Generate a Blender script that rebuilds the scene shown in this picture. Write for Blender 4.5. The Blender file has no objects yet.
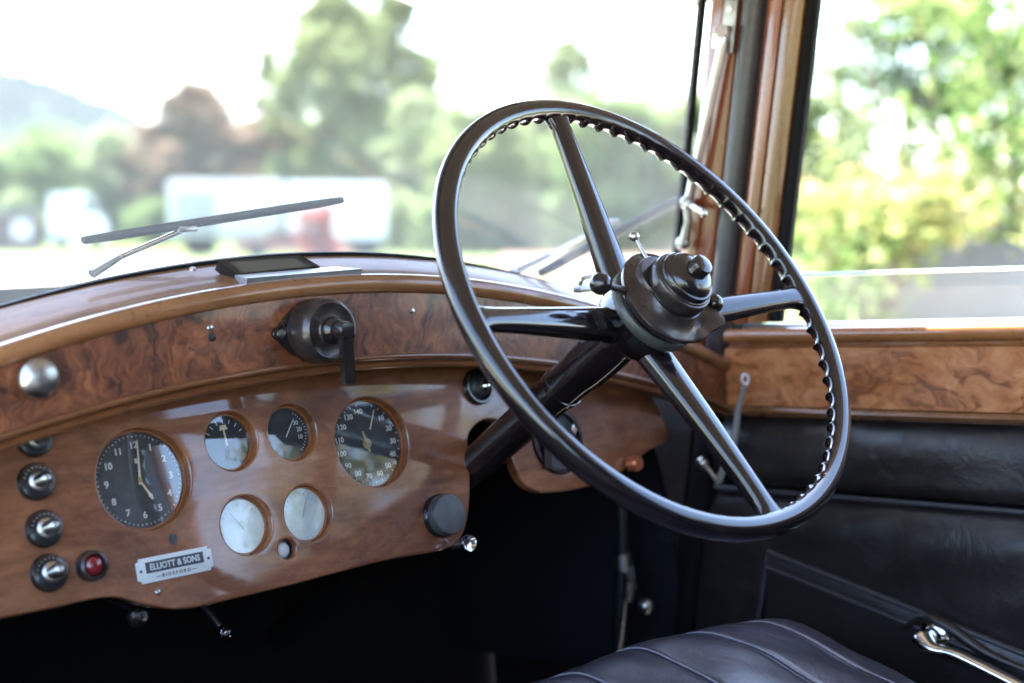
import bpy, bmesh, math, random
from mathutils import Vector, Matrix
from math import sin, cos, pi, radians as R

random.seed(7)
S = bpy.context.scene
COL = S.collection
FPX = 1422.2                      # 50 mm lens on a 36 mm sensor, 1024 px wide
EYE = 1.5

# ------------------------------------------------------------------ camera frames
def frame(yaw, pitch, roll):
    y, p, r = R(yaw), R(pitch), R(roll)
    f = Vector((sin(y) * cos(p), cos(y) * cos(p), -sin(p)))
    rt = Vector((cos(y), -sin(y), 0)); up = rt.cross(f)
    return rt * cos(r) - up * sin(r), rt * sin(r) + up * cos(r), f

CAR = frame(42.985, 2.533, 3.553)      # camera axes in the car's own frame (car stands on a slope)
WLD = frame(42.985, 5.05, 0.0)         # camera axes in the level world
def m3(a):
    return Matrix((a[0], a[1], a[2])).transposed()
CAR2WORLD = Matrix.Translation((0, 0, EYE)) @ (m3(WLD) @ m3(CAR).inverted()).to_4x4()

def ray(u, v, fr=CAR):
    return fr[2] + fr[0] * ((u - 512) / FPX) + fr[1] * ((341.5 - v) / FPX)
def AY(u, v, Y, k=0.0):                # point on the plane y = Y + k z
    d = ray(u, v); return d * (Y / (d.y - k * d.z))
def AX(u, v, X, k=0.0):
    d = ray(u, v); return d * (X / (d.x - k * d.z))
def AZ(u, v, Z):
    d = ray(u, v); return d * (Z / d.z)

# ------------------------------------------------------------------ object helpers
CAR_THINGS = []
def tag(o, label=None, cat=None, group=None, kind=None):
    if label: o['label'] = label
    if cat: o['category'] = cat
    if group: o['group'] = group
    if kind: o['kind'] = kind
    return o

def thing(name, loc, label, cat, group=None, car=True):
    o = bpy.data.objects.new(name, None); COL.objects.link(o)
    o.location = Vector(loc); o.empty_display_size = .02
    tag(o, label, cat, group)
    if car: CAR_THINGS.append(o)
    return o

def root_loc(p):
    v = Vector((0, 0, 0))
    while p is not None:
        v += p.location; p = p.parent
    return v

def obj(name, bm, mat, parent=None, loc=None, smooth=40, car=True):
    """link a bmesh given in scene coordinates as one object; its origin goes to the parent's base (or loc)"""
    base = root_loc(parent) if parent else Vector(loc or (0, 0, 0))
    bmesh.ops.translate(bm, verts=bm.verts, vec=-base)
    bmesh.ops.recalc_face_normals(bm, faces=bm.faces)
    me = bpy.data.meshes.new(name); bm.to_mesh(me); bm.free()
    if smooth is not None:
        for p in me.polygons: p.use_smooth = True
        me.set_sharp_from_angle(angle=R(smooth))
    for m in (mat if isinstance(mat, (list, tuple)) else [mat]): me.materials.append(m)
    o = bpy.data.objects.new(name, me); COL.objects.link(o)
    if parent: o.parent = parent
    else:
        o.location = base
        if car: CAR_THINGS.append(o)
    return o

def axes(n, up=Vector((0, 0, 1))):
    n = Vector(n).normalized()
    a = up.cross(n)
    if a.length < 1e-4: a = Vector((1, 0, 0))
    a.normalize(); return a, n.cross(a), n

def lathe(bm, c, n, prof, seg=48, sx=1.0, close=False, ax=None):
    """prof: list of (radius, height along n)"""
    a, b, n = ax or axes(n); c = Vector(c)
    rings = []
    for r, h in prof:
        if r < 1e-7: rings.append([bm.verts.new(c + n * h)])
        else: rings.append([bm.verts.new(c + n * h + (a * cos(2 * pi * i / seg) * sx + b * sin(2 * pi * i / seg)) * r) for i in range(seg)])
    prs = list(zip(rings, rings[1:]))
    if close: prs.append((rings[-1], rings[0]))
    for p, q in prs:
        for i in range(seg):
            j = (i + 1) % seg
            if len(p) == 1 and len(q) == 1: continue
            if len(p) == 1: bm.faces.new((p[0], q[j], q[i]))
            elif len(q) == 1: bm.faces.new((p[i], p[j], q[0]))
            else: bm.faces.new((p[i], p[j], q[j], q[i]))
    return bm

def ball(bm, c, r, seg=24):
    bmesh.ops.create_uvsphere(bm, u_segments=seg, v_segments=seg // 2, radius=r, matrix=Matrix.Translation(c)); return bm

def tube(bm, pts, rad, seg=14, flat=1.0, up=Vector((0, 0, 1)), cap=True):
    """swept round (or flattened) bar along pts; rad one number or one per point"""
    pts = [Vector(p) for p in pts]; n = len(pts)
    if not hasattr(rad, '__len__'): rad = [rad] * n
    rings = []; pa = None
    for i, p in enumerate(pts):
        t = (pts[min(i + 1, n - 1)] - pts[max(i - 1, 0)]).normalized()
        a = up.cross(t) if pa is None else pa - t * pa.dot(t)
        if a.length < 1e-5: a = Vector((1, 0, 0)).cross(t)
        a.normalize(); pa = a; b = t.cross(a)
        rings.append([bm.verts.new(p + (a * cos(2 * pi * k / seg) + b * sin(2 * pi * k / seg) * flat) * rad[i]) for k in range(seg)])
    for p, q in zip(rings, rings[1:]):
        for k in range(seg): bm.faces.new((p[k], p[(k + 1) % seg], q[(k + 1) % seg], q[k]))
    if cap: bm.faces.new(rings[0][::-1]); bm.faces.new(rings[-1])
    return bm

def sweep(bm, secs, closed=True, cap=True):
    """skin a list of equal-length point rings"""
    rings = [[bm.verts.new(Vector(p)) for p in s] for s in secs]; n = len(rings[0])
    for p, q in zip(rings, rings[1:]):
        for k in range(n if closed else n - 1): bm.faces.new((p[k], p[(k + 1) % n], q[(k + 1) % n], q[k]))
    if cap and closed: bm.faces.new(rings[0][::-1]); bm.faces.new(rings[-1])
    return bm

def box(bm, c, sx, sy, sz, bev=0.0, rot=None):
    r = bmesh.ops.create_cube(bm, size=1.0)
    vs = r['verts']
    bmesh.ops.scale(bm, verts=vs, vec=(sx, sy, sz))
    if bev:
        es = list({e for v in vs for e in v.link_edges})
        rb = bmesh.ops.bevel(bm, geom=es, offset=bev, segments=2, affect='EDGES', profile=.5)
        vs = list({v for f in rb['faces'] for v in f.verts} | {v for v in vs if v.is_valid})
        st = [v for v in vs]; seen = set(st)
        while st:
            v = st.pop()
            for e in v.link_edges:
                w = e.other_vert(v)
                if w not in seen: seen.add(w); st.append(w)
        vs = list(seen)
    if rot is not None: bmesh.ops.transform(bm, verts=vs, matrix=rot.to_4x4())
    bmesh.ops.translate(bm, verts=vs, vec=Vector(c)); return bm

def from_data(data, mtx):
    """evaluate a curve / text datablock to a bmesh in scene coordinates"""
    o = bpy.data.objects.new('tmp', data); COL.objects.link(o)
    dg = bpy.context.evaluated_depsgraph_get(); dg.update()
    me = bpy.data.meshes.new_from_object(o.evaluated_get(dg))
    bm = bmesh.new(); bm.from_mesh(me); bmesh.ops.transform(bm, verts=bm.verts, matrix=mtx)
    bpy.data.objects.remove(o); bpy.data.meshes.remove(me)
    return bm

def plate2d(outline, holes, mtx, thick, bev, res=3):
    """flat plate with round holes; outline and holes are 2-D point lists; front face at local z = 0"""
    cu = bpy.data.curves.new('tmp', 'CURVE'); cu.dimensions = '2D'; cu.fill_mode = 'BOTH'
    for pl in [outline] + holes:
        sp = cu.splines.new('POLY'); sp.points.add(len(pl) - 1)
        for p, q in zip(sp.points, pl): p.co = (q[0], q[1], 0, 1)
        sp.use_cyclic_u = True
    cu.extrude = thick / 2 - bev; cu.bevel_depth = bev; cu.bevel_resolution = res; cu.offset = -bev
    bm = from_data(cu, mtx @ Matrix.Translation((0, 0, -thick / 2)))
    bmesh.ops.remove_doubles(bm, verts=bm.verts, dist=1e-5)
    bpy.data.curves.remove(cu); return bm

def text_bm(bm, s, size, mtx, ext=.0002, bold=0.0):
    cu = bpy.data.curves.new('tmp', 'FONT'); cu.body = s; cu.size = size
    cu.align_x = 'CENTER'; cu.align_y = 'CENTER'; cu.extrude = ext; cu.offset = bold; cu.resolution_u = 3
    b2 = from_data(cu, mtx); me = bpy.data.meshes.new('t'); b2.to_mesh(me); b2.free()
    bm.from_mesh(me); bpy.data.meshes.remove(me); bpy.data.curves.remove(cu); return bm

def smooth_closed(pts, per=8):
    """Catmull-Rom through 2-D points, closed"""
    out = []; n = len(pts)
    for i in range(n):
        p0, p1, p2, p3 = (Vector(pts[(i + j) % n]) for j in (-1, 0, 1, 2))
        for k in range(per):
            t = k / per
            out.append(.5 * ((2 * p1) + (p2 - p0) * t + (2 * p0 - 5 * p1 + 4 * p2 - p3) * t * t + (3 * p1 - p0 - 3 * p2 + p3) * t ** 3))
    return out
def smooth_open(pts, per=8):
    out = []; n = len(pts)
    for i in range(n - 1):
        p0, p1, p2, p3 = (Vector(pts[max(0, min(n - 1, i + j))]) for j in (-1, 0, 1, 2))
        for k in range(per):
            t = k / per
            out.append(.5 * ((2 * p1) + (p2 - p0) * t + (2 * p0 - 5 * p1 + 4 * p2 - p3) * t * t + (3 * p1 - p0 - 3 * p2 + p3) * t ** 3))
    out.append(Vector(pts[-1])); return out
def circ(cx, cy, r, n=56):
    return [(cx + r * cos(2 * pi * i / n), cy + r * sin(2 * pi * i / n)) for i in range(n)]

# ------------------------------------------------------------------ materials
def mat(name):
    m = bpy.data.materials.new(name); m.use_nodes = True
    nt = m.node_tree; nt.nodes.clear()
    out = nt.nodes.new('ShaderNodeOutputMaterial')
    return m, nt, out
def node(nt, t, **kw):
    n = nt.nodes.new(t)
    for k, v in kw.items():
        if k in n.inputs: n.inputs[k].default_value = v
        else: setattr(n, k, v)
    return n
def ramp(nt, stops, interp='LINEAR'):
    n = nt.nodes.new('ShaderNodeValToRGB'); cr = n.color_ramp; cr.interpolation = interp
    while len(cr.elements) < len(stops): cr.elements.new(.5)
    for e, (p, c) in zip(cr.elements, stops): e.position = p; e.color = (*c, 1) if len(c) == 3 else c
    return n
def coords(nt, scale=(1, 1, 1), rot=(0, 0, 0)):
    tc = node(nt, 'ShaderNodeTexCoord'); mp = node(nt, 'ShaderNodeMapping')
    mp.inputs['Scale'].default_value = scale; mp.inputs['Rotation'].default_value = rot
    nt.links.new(tc.outputs['Object'], mp.inputs['Vector']); return mp.outputs['Vector']
def noise(nt, vec, scale, detail=4, rough=.55, dist=0):
    n = node(nt, 'ShaderNodeTexNoise'); n.inputs['Scale'].default_value = scale; n.inputs['Detail'].default_value = detail
    n.inputs['Roughness'].default_value = rough; n.inputs['Distortion'].default_value = dist
    nt.links.new(vec, n.inputs['Vector']); return n.outputs['Fac']
def bump(nt, h, strength, dist=.001):
    b = node(nt, 'ShaderNodeBump'); b.inputs['Strength'].default_value = strength; b.inputs['Distance'].default_value = dist
    nt.links.new(h, b.inputs['Height']); return b.outputs['Normal']

def simple(name, col, rough=.5, metal=0.0, var=.12, vscale=60, coat=0.0, bmp=0.0, rvar=.1, spec=.5):
    m, nt, out = mat(name)
    p = node(nt, 'ShaderNodeBsdfPrincipled')
    v = coords(nt); f = noise(nt, v, vscale, 5)
    rp = ramp(nt, [(.3, [c * (1 - var) for c in col]), (.7, [min(1, c * (1 + var)) for c in col])])
    nt.links.new(f, rp.inputs[0]); nt.links.new(rp.outputs[0], p.inputs['Base Color'])
    rr = node(nt, 'ShaderNodeMapRange'); rr.inputs['To Min'].default_value = max(.02, rough - rvar); rr.inputs['To Max'].default_value = rough + rvar
    f2 = noise(nt, v, vscale * .37, 6, .65); nt.links.new(f2, rr.inputs['Value']); nt.links.new(rr.outputs[0], p.inputs['Roughness'])
    p.inputs['Metallic'].default_value = metal; p.inputs['Coat Weight'].default_value = coat
    p.inputs['Coat Roughness'].default_value = .06; p.inputs['Specular IOR Level'].default_value = spec
    if bmp: nt.links.new(bump(nt, noise(nt, v, vscale * 4, 3), bmp), p.inputs['Normal'])
    nt.links.new(p.outputs[0], out.inputs[0]); return m

def wood(name, cols, grain=(3, 60, 60), scale=6, dist=1.5, rough=.28, coat=.5, fine=.35, rot=(0, 0, 0), bmp=.05, mottle=.0, spec=.35, crough=.06):
    m, nt, out = mat(name)
    p = node(nt, 'ShaderNodeBsdfPrincipled')
    v = coords(nt, [g / grain[0] for g in grain], rot)
    f = noise(nt, v, scale, 6, .6, dist)
    f2 = noise(nt, coords(nt, [g for g in grain], rot), scale * 4, 4, .7)
    mx = node(nt, 'ShaderNodeMath', operation='MULTIPLY_ADD'); mx.inputs[1].default_value = fine
    sb = node(nt, 'ShaderNodeMath', operation='SUBTRACT'); sb.inputs[1].default_value = .5
    nt.links.new(f2, sb.inputs[0]); nt.links.new(sb.outputs[0], mx.inputs[0]); nt.links.new(f, mx.inputs[2])
    n = len(cols); rp = ramp(nt, [(.28 + .44 * i / (n - 1), c) for i, c in enumerate(cols)])
    nt.links.new(mx.outputs[0], rp.inputs[0]); colout = rp.outputs[0]
    if mottle:
        f3 = noise(nt, coords(nt), 8, 7, .72, .6); r3 = ramp(nt, [(.30, (1 - mottle,) * 3), (.52, (1, 1, 1)), (.72, (1 + mottle * .35,) * 3)]); nt.links.new(f3, r3.inputs[0])
        f4 = noise(nt, coords(nt, [g * 6 for g in grain]), 20, 3, .6); r4 = ramp(nt, [(.30, (.55, .5, .45)), (.42, (1, 1, 1))]); nt.links.new(f4, r4.inputs[0])
        m3_ = node(nt, 'ShaderNodeMix', data_type='RGBA', blend_type='MULTIPLY'); m3_.inputs[0].default_value = 1; nt.links.new(colout, m3_.inputs[6]); nt.links.new(r3.outputs[0], m3_.inputs[7])
        m4_ = node(nt, 'ShaderNodeMix', data_type='RGBA', blend_type='MULTIPLY'); m4_.inputs[0].default_value = .8; nt.links.new(m3_.outputs[2], m4_.inputs[6]); nt.links.new(r4.outputs[0], m4_.inputs[7]); colout = m4_.outputs[2]
    nt.links.new(colout, p.inputs['Base Color']); p.inputs['Specular IOR Level'].default_value = spec
    rr = node(nt, 'ShaderNodeMapRange'); rr.inputs['To Min'].default_value = rough - .08; rr.inputs['To Max'].default_value = rough + .14
    wv = coords(nt); nt.links.new(noise(nt, wv, 22, 6, .7), rr.inputs['Value']); nt.links.new(rr.outputs[0], p.inputs['Roughness'])
    p.inputs['Coat Weight'].default_value = coat; p.inputs['Coat Roughness'].default_value = crough
    nt.links.new(bump(nt, noise(nt, wv, 35, 5, .6), bmp, .002), p.inputs['Normal'])
    nt.links.new(p.outputs[0], out.inputs[0]); return m

def burr(name, cols, scale=14, rough=.3, coat=.5, stretch=(1, 1, 1), dist=2.6):
    """burr veneer: swirled, mottled figure with dark knots"""
    m, nt, out = mat(name)
    p = node(nt, 'ShaderNodeBsdfPrincipled'); v = coords(nt, stretch)
    w = node(nt, 'ShaderNodeTexNoise'); w.inputs['Scale'].default_value = scale * .55; w.inputs['Detail'].default_value = 3
    nt.links.new(v, w.inputs['Vector'])
    mixv = node(nt, 'ShaderNodeVectorMath', operation='MULTIPLY_ADD'); mixv.inputs[1].default_value = (.09 * dist,) * 3
    nt.links.new(w.outputs['Color'], mixv.inputs[0]); nt.links.new(v, mixv.inputs[2])
    f = noise(nt, mixv.outputs[0], scale, 8, .62, dist)
    wv = node(nt, 'ShaderNodeTexWave'); wv.inputs['Scale'].default_value = scale * .8; wv.inputs['Distortion'].default_value = 14
    wv.inputs['Detail'].default_value = 5; wv.inputs['Detail Scale'].default_value = 1.6; nt.links.new(mixv.outputs[0], wv.inputs['Vector'])
    ad = node(nt, 'ShaderNodeMath', operation='MULTIPLY_ADD'); ad.inputs[1].default_value = .10 if dist < 2 else .16
    nt.links.new(wv.outputs['Fac'], ad.inputs[0]); nt.links.new(f, ad.inputs[2])
    n = len(cols); rp = ramp(nt, [(.38 + .36 * i / (n - 1), c) for i, c in enumerate(cols)])
    nt.links.new(ad.outputs[0], rp.inputs[0])
    vo = node(nt, 'ShaderNodeTexVoronoi'); vo.inputs['Scale'].default_value = scale * 2.2; nt.links.new(mixv.outputs[0], vo.inputs['Vector'])
    kr = ramp(nt, [(.03, (.25, .18, .14)), (.13, (1, 1, 1))]); nt.links.new(vo.outputs['Distance'], kr.inputs[0])
    mu = node(nt, 'ShaderNodeMix', data_type='RGBA', blend_type='MULTIPLY'); mu.inputs[0].default_value = .7
    nt.links.new(rp.outputs[0], mu.inputs[6]); nt.links.new(kr.outputs[0], mu.inputs[7]); nt.links.new(mu.outputs[2], p.inputs['Base Color'])
    rr = node(nt, 'ShaderNodeMapRange'); rr.inputs['To Min'].default_value = rough - .08; rr.inputs['To Max'].default_value = rough + .12
    nt.links.new(noise(nt, coords(nt), 25, 6, .7), rr.inputs['Value']); nt.links.new(rr.outputs[0], p.inputs['Roughness'])
    p.inputs['Coat Weight'].default_value = coat; p.inputs['Coat Roughness'].default_value = .1
    nt.links.new(bump(nt, noise(nt, coords(nt), 40, 5), .05, .002), p.inputs['Normal'])
    nt.links.new(p.outputs[0], out.inputs[0]); return m

def leather(name, col, rough=.42, scratches=.5):
    m, nt, out = mat(name)
    p = node(nt, 'ShaderNodeBsdfPrincipled'); v = coords(nt)
    a = noise(nt, v, 9, 6, .7); rp = ramp(nt, [(.3, [c * .75 for c in col]), (.55, col), (.78, [c * 1.9 for c in col])])
    nt.links.new(a, rp.inputs[0]); nt.links.new(rp.outputs[0], p.inputs['Base Color'])
    rr = node(nt, 'ShaderNodeMapRange'); rr.inputs['To Min'].default_value = rough - .12; rr.inputs['To Max'].default_value = rough + .2
    nt.links.new(noise(nt, v, 30, 7, .75, 1.), rr.inputs['Value']); nt.links.new(rr.outputs[0], p.inputs['Roughness'])
    p.inputs['Coat Weight'].default_value = .35; p.inputs['Coat Roughness'].default_value = .30
    vo = node(nt, 'ShaderNodeTexVoronoi', feature='DISTANCE_TO_EDGE'); vo.inputs['Scale'].default_value = 420; nt.links.new(v, vo.inputs['Vector'])
    b1 = node(nt, 'ShaderNodeBump'); b1.inputs['Strength'].default_value = .18; b1.inputs['Distance'].default_value = .0006; nt.links.new(vo.outputs['Distance'], b1.inputs['Height'])
    b2 = node(nt, 'ShaderNodeBump'); b2.inputs['Strength'].default_value = scratches; b2.inputs['Distance'].default_value = .004
    nt.links.new(noise(nt, v, 16, 5, .6, .8), b2.inputs['Height']); nt.links.new(b1.outputs[0], b2.inputs['Normal']); nt.links.new(b2.outputs[0], p.inputs['Normal'])
    nt.links.new(p.outputs[0], out.inputs[0]); return m

def glass(name, tint=(.96, .98, .97), rough=.0, ior=1.5, dirt_or_veil=0.0):
    """thin pane: clear, with Schlick reflection that is the same from both sides, and an optional pale veil in place of flare and glare"""
    m, nt, out = mat(name)
    t = node(nt, 'ShaderNodeBsdfTransparent'); t.inputs[0].default_value = (*tint, 1)
    g = node(nt, 'ShaderNodeBsdfGlossy'); g.inputs['Roughness'].default_value = rough
    ge = node(nt, 'ShaderNodeNewGeometry'); dt = node(nt, 'ShaderNodeVectorMath', operation='DOT_PRODUCT')
    nt.links.new(ge.outputs['Normal'], dt.inputs[0]); nt.links.new(ge.outputs['Incoming'], dt.inputs[1])
    ab = node(nt, 'ShaderNodeMath', operation='ABSOLUTE'); nt.links.new(dt.outputs['Value'], ab.inputs[0])
    om = node(nt, 'ShaderNodeMath', operation='SUBTRACT'); om.inputs[0].default_value = 1; nt.links.new(ab.outputs[0], om.inputs[1])
    pw = node(nt, 'ShaderNodeMath', operation='POWER'); pw.inputs[1].default_value = 5; nt.links.new(om.outputs[0], pw.inputs[0])
    f0 = ((ior - 1) / (ior + 1)) ** 2
    ma = node(nt, 'ShaderNodeMath', operation='MULTIPLY_ADD'); ma.inputs[1].default_value = 1 - f0; ma.inputs[2].default_value = f0; nt.links.new(pw.outputs[0], ma.inputs[0])
    mx = node(nt, 'ShaderNodeMixShader'); nt.links.new(ma.outputs[0], mx.inputs[0]); nt.links.new(t.outputs[0], mx.inputs[1]); nt.links.new(g.outputs[0], mx.inputs[2])
    last = mx
    if dirt_or_veil:
        d = node(nt, 'ShaderNodeBsdfTranslucent'); d.inputs[0].default_value = (.94, .86, .76, 1)  # veil colour stands in for lens flare and glare
        nz = noise(nt, coords(nt), 9, 6, .7); mr = node(nt, 'ShaderNodeMapRange'); mr.inputs['From Min'].default_value = .25; mr.inputs['From Max'].default_value = .75
        mr.inputs['To Min'].default_value = dirt_or_veil * .8; mr.inputs['To Max'].default_value = dirt_or_veil * 1.2
        nt.links.new(nz, mr.inputs['Value']); m2 = node(nt, 'ShaderNodeMixShader')
        nt.links.new(mr.outputs[0], m2.inputs[0]); nt.links.new(mx.outputs[0], m2.inputs[1]); nt.links.new(d.outputs[0], m2.inputs[2]); last = m2
    nt.links.new(last.outputs[0], out.inputs[0]); return m

def leafmat(name, cols, trans=.5, fac=1.6):
    cols = [tuple(min(.5, k * fac) for k in c) for c in cols]
    m, nt, out = mat(name)
    oi = node(nt, 'ShaderNodeNewGeometry')
    rp = ramp(nt, [(i / (len(cols) - 1), c) for i, c in enumerate(cols)]); nt.links.new(oi.outputs['Random Per Island'], rp.inputs[0])
    d = node(nt, 'ShaderNodeBsdfDiffuse'); t = node(nt, 'ShaderNodeBsdfTranslucent'); mx = node(nt, 'ShaderNodeMixShader'); mx.inputs[0].default_value = trans
    nt.links.new(rp.outputs[0], d.inputs[0]); nt.links.new(rp.outputs[0], t.inputs[0])
    nt.links.new(d.outputs[0], mx.inputs[1]); nt.links.new(t.outputs[0], mx.inputs[2]); nt.links.new(mx.outputs[0], out.inputs[0]); return m

def ground(name, cols, scale=.6, rough=.9):
    m, nt, out = mat(name)
    p = node(nt, 'ShaderNodeBsdfPrincipled'); v = coords(nt)
    rp = ramp(nt, [(.3 + .4 * i / (len(cols) - 1), c) for i, c in enumerate(cols)])
    nt.links.new(noise(nt, v, scale, 9, .68), rp.inputs[0]); nt.links.new(rp.outputs[0], p.inputs['Base Color'])
    p.inputs['Roughness'].default_value = rough; p.inputs['Specular IOR Level'].default_value = .08
    nt.links.new(bump(nt, noise(nt, v, scale * 14, 4), .4, .05), p.inputs['Normal'])
    nt.links.new(p.outputs[0], out.inputs[0]); return m

M = dict(
    panel=wood('walnut_lacquer', [(.102, .031, .0115), (.158, .053, .021), (.212, .078, .032), (.272, .108, .048)], (2, 8, 8), 5, 1.6, .36, .95, .45, bmp=.06, mottle=.5, spec=.25, crough=.05),
    panel_edge=wood('walnut_edge', [(.22, .062, .016), (.30, .095, .028)], (2, 9, 9), 5, 1.2, .3, .5),
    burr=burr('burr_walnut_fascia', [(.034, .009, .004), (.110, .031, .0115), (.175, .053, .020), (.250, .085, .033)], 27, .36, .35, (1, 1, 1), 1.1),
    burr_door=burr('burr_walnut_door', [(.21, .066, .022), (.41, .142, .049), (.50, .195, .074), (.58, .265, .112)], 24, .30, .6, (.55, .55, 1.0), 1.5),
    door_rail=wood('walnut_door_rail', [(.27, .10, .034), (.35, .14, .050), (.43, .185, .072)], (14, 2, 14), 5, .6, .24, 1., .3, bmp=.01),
    rail=wood('walnut_rail', [(.16, .062, .024), (.215, .090, .036), (.27, .12, .052)], (2, 14, 14), 5, .6, .26, .9, .35, bmp=.015, mottle=.25, crough=.17),
    bead=wood('walnut_bead', [(.11, .038, .014), (.15, .055, .021), (.19, .075, .030)], (2, 14, 14), 5, .6, .27, .7, .3, bmp=.015, mottle=.25),
    ledge=wood('walnut_ledge', [(.15, .062, .022), (.22, .098, .036), (.28, .13, .052)], (1.6, 14, 14), 6, .8, .5, .15, .4, bmp=.02, mottle=.3),
    post=wood('mahogany_post', [(.16, .036, .010), (.24, .058, .016), (.31, .085, .024)], (14, 14, 1.6), 5, .6, .22, 1., .3, bmp=.01),
    post_light=wood('walnut_post', [(.15, .058, .019), (.24, .100, .034), (.33, .150, .056)], (26, 26, 1.6), 6, .6, .25, .8, .5, bmp=.01),
    bakelite=simple('black_bakelite', (.012, .009, .010), .20, 0, .3, 40, .35, .0, .07),
    wheel=simple('wheel_enamel', (.0095, .0062, .0075), .18, 0, .4, 30, .8, .03, .09, .3),
    boss=simple('oxidised_bronze', (.045, .034, .033), .30, .5, .4, 90, .3, .06, .12),
    black=simple('black_paint', (.010, .010, .011), .5, 0, .3, 40),
    blade=simple('wiper_rubber', (.006, .005, .006), .8, 0, .3, 40, spec=.05),
    blade_metal=simple('wiper_metal', (.022, .030, .045), .55, 0, .2, 40, spec=.15),
    matt=simple('black_carpet', (.011, .0095, .009), .95, 0, .4, 200, 0, .3, spec=.1),
    rubber=simple('grey_rubber', (.048, .043, .050), .34, 0, .2, 70, 0, .05),
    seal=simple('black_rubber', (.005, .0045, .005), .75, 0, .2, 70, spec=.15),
    chrome=simple('chrome', (.78, .79, .82), .10, 1, .04, 50, 0, 0, .06),
    nickel=simple('dull_nickel', (.42, .41, .40), .30, 1, .15, 80, 0, .03, .12),
    steel=simple('brushed_plate', (.42, .42, .43), .42, 1, .12, 60, 0, .04, .1),
    bright=simple('satin_nickel', (.74, .74, .76), .42, .75, .05, 50, .5),
    brass=simple('brass', (.34, .26, .14), .3, 1, .15, 80),
    white=simple('cream_paint', (.60, .57, .52), .6, 0, .05, 80),
    tan=simple('tan_needle', (.62, .50, .33), .5, 0, .05, 80),
    dial=simple('black_dial', (.022, .022, .026), .6, 0, .25, 120),
    dial_grey=simple('grey_dial', (.045, .042, .042), .6, 0, .25, 120),
    dial_glare=simple('glare_dial', (.55, .60, .57), .7, 0, .12, 70),  # face whitened to stand in for glare on the gauge glass
    red=simple('red_jewel', (.16, .008, .012), .12, 0, .2, 60, .8),
    amber=simple('copper_knob', (.48, .14, .06), .25, .5, .2, 60, .5),
    tin=simple('plate_tin', (.56, .57, .55), .45, .15, .06, 90, 0, .03),
    ink=simple('plate_ink', (.045, .042, .05), .5, 0, .3, 120),
    greyknob=simple('worn_grey_knob', (.075, .073, .068), .45, .35, .3, 40, 0, .06, .15),
    leather=leather('black_leather', (.0185, .0140, .0138), .32, .8),
    seat=leather('navy_leather', (.024, .0235, .037), .36, .7),
    piping=simple('leather_piping', (.050, .047, .054), .34, 0, .2, 60),
    stitch=simple('seam_thread', (.22, .21, .24), .7, 0, .2, 200),
    headlining=simple('headlining_cloth', (.30, .26, .21), .95, 0, .08, 60, 0, .1),
    paint=simple('car_paint', (.016, .016, .020), .2, 0, .1, 20, .7),
    glass=glass('windscreen_glass', (.985, .98, .985), 0, 1.45, .12),
    doorglass=glass('door_glass', (.985, .985, .985), 0, 1.45, .06),
    dialglass=glass('dial_glass', (.95, .95, .95), .012, 1.95, .035),
    edge=simple('glass_edge', (.55, .68, .66), .3, 0, .05, 50, .5),
    mirror=simple('dark_mirror', (.20, .20, .18), .22, .7, .15, 30),
)

# ------------------------------------------------------------------ the car: curves shared by its woodwork
XC = .84
def z_top(x): return .001 - .365 * (x - .83) ** 2          # crest of the fascia
def z_bot(x): return -.0715 - .30 * (x - .82) ** 2         # lower edge of the fascia
def z_ws(x): return .036 - .35 * (x - .85) ** 2            # foot of the windscreen
YF = 1.14                                                  # front face of the burr fascia
YW = 1.232                                                 # windscreen plane at z = 0
RAKE = .21
XL, XR = .262, 1.418
KP = .20; YP = 1.21; HP = math.hypot(1, KP)                # instrument panel plane y = YP + KP z
PN = Vector((0, -1, KP)) / HP; PS = Vector((0, KP, 1)) / HP
PMAT = Matrix(((1, 0, 0, 0), (0, KP / HP, -1 / HP, YP), (0, 1 / HP, KP / HP, 0), (0, 0, 0, 1)))
def PP(x, s, h=0.0): return Vector((x, YP, 0)) + PS * s + PN * h
def on_panel(u, v):
    p = AY(u, v, YP, KP); return p.x, p.z * HP
def xs(a, b, n): return [a + (b - a) * i / (n - 1) for i in range(n)]

# ------------------------------------------------------------------ dashboard
dash = thing('dashboard', (XC, YF, -.1), 'arched burr walnut dashboard with round instrument holes below the windscreen', 'dashboard')
# gauge table: centre pixel, radius of the hole
G = dict(clock=(145, 478.5, .0465), ul=(232, 441, .0279), ur=(293, 432, .0279), ll=(247, 525, .0279), lr=(309, 513, .0279),
         speed=(373, 442, .0465), lamp=(287.5, 549, .0098))
GP = {k: (*on_panel(v[0], v[1]), v[2]) for k, v in G.items()}
# main panel outline (pixels traced on the panel plane; upper edge hidden behind the fascia)
low = [(-70, 634), (0, 619), (60, 607), (95, 599), (120, 598), (150, 606), (185, 609), (230, 600), (300, 583), (380, 562), (438, 551), (457, 543), (466, 527),
       (470, 500), (470, 465), (468, 440), (474, 427), (485, 420), (497, 421), (507, 430), (511, 452), (517, 472), (527, 486), (543, 492), (565, 491), (590, 486), (613, 477),
       (632, 464), (650, 450), (666, 442), (667, 428), (660, 410), (652, 396)]
lowp = smooth_open([Vector(on_panel(*p)) for p in low], 5)
xa, xb = lowp[0].x, lowp[-1].x
top = [Vector((x, (z_bot(x) + .022) * HP)) for x in xs(xb, xa, 30)]
outline = lowp + top
holes = [circ(x, s, r) for x, s, r in GP.values()]
gx, gs = on_panel(558, 440)
holes.append(circ(gx, gs, .040))
bm = plate2d(outline, holes, PMAT, .014, .0022)
panel = obj('instrument_panel', bm, M['panel'], dash, smooth=30)
wn = panel.modifiers.new('wn', 'WEIGHTED_NORMAL'); wn.weight = 100; wn.keep_sharp = True
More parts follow.
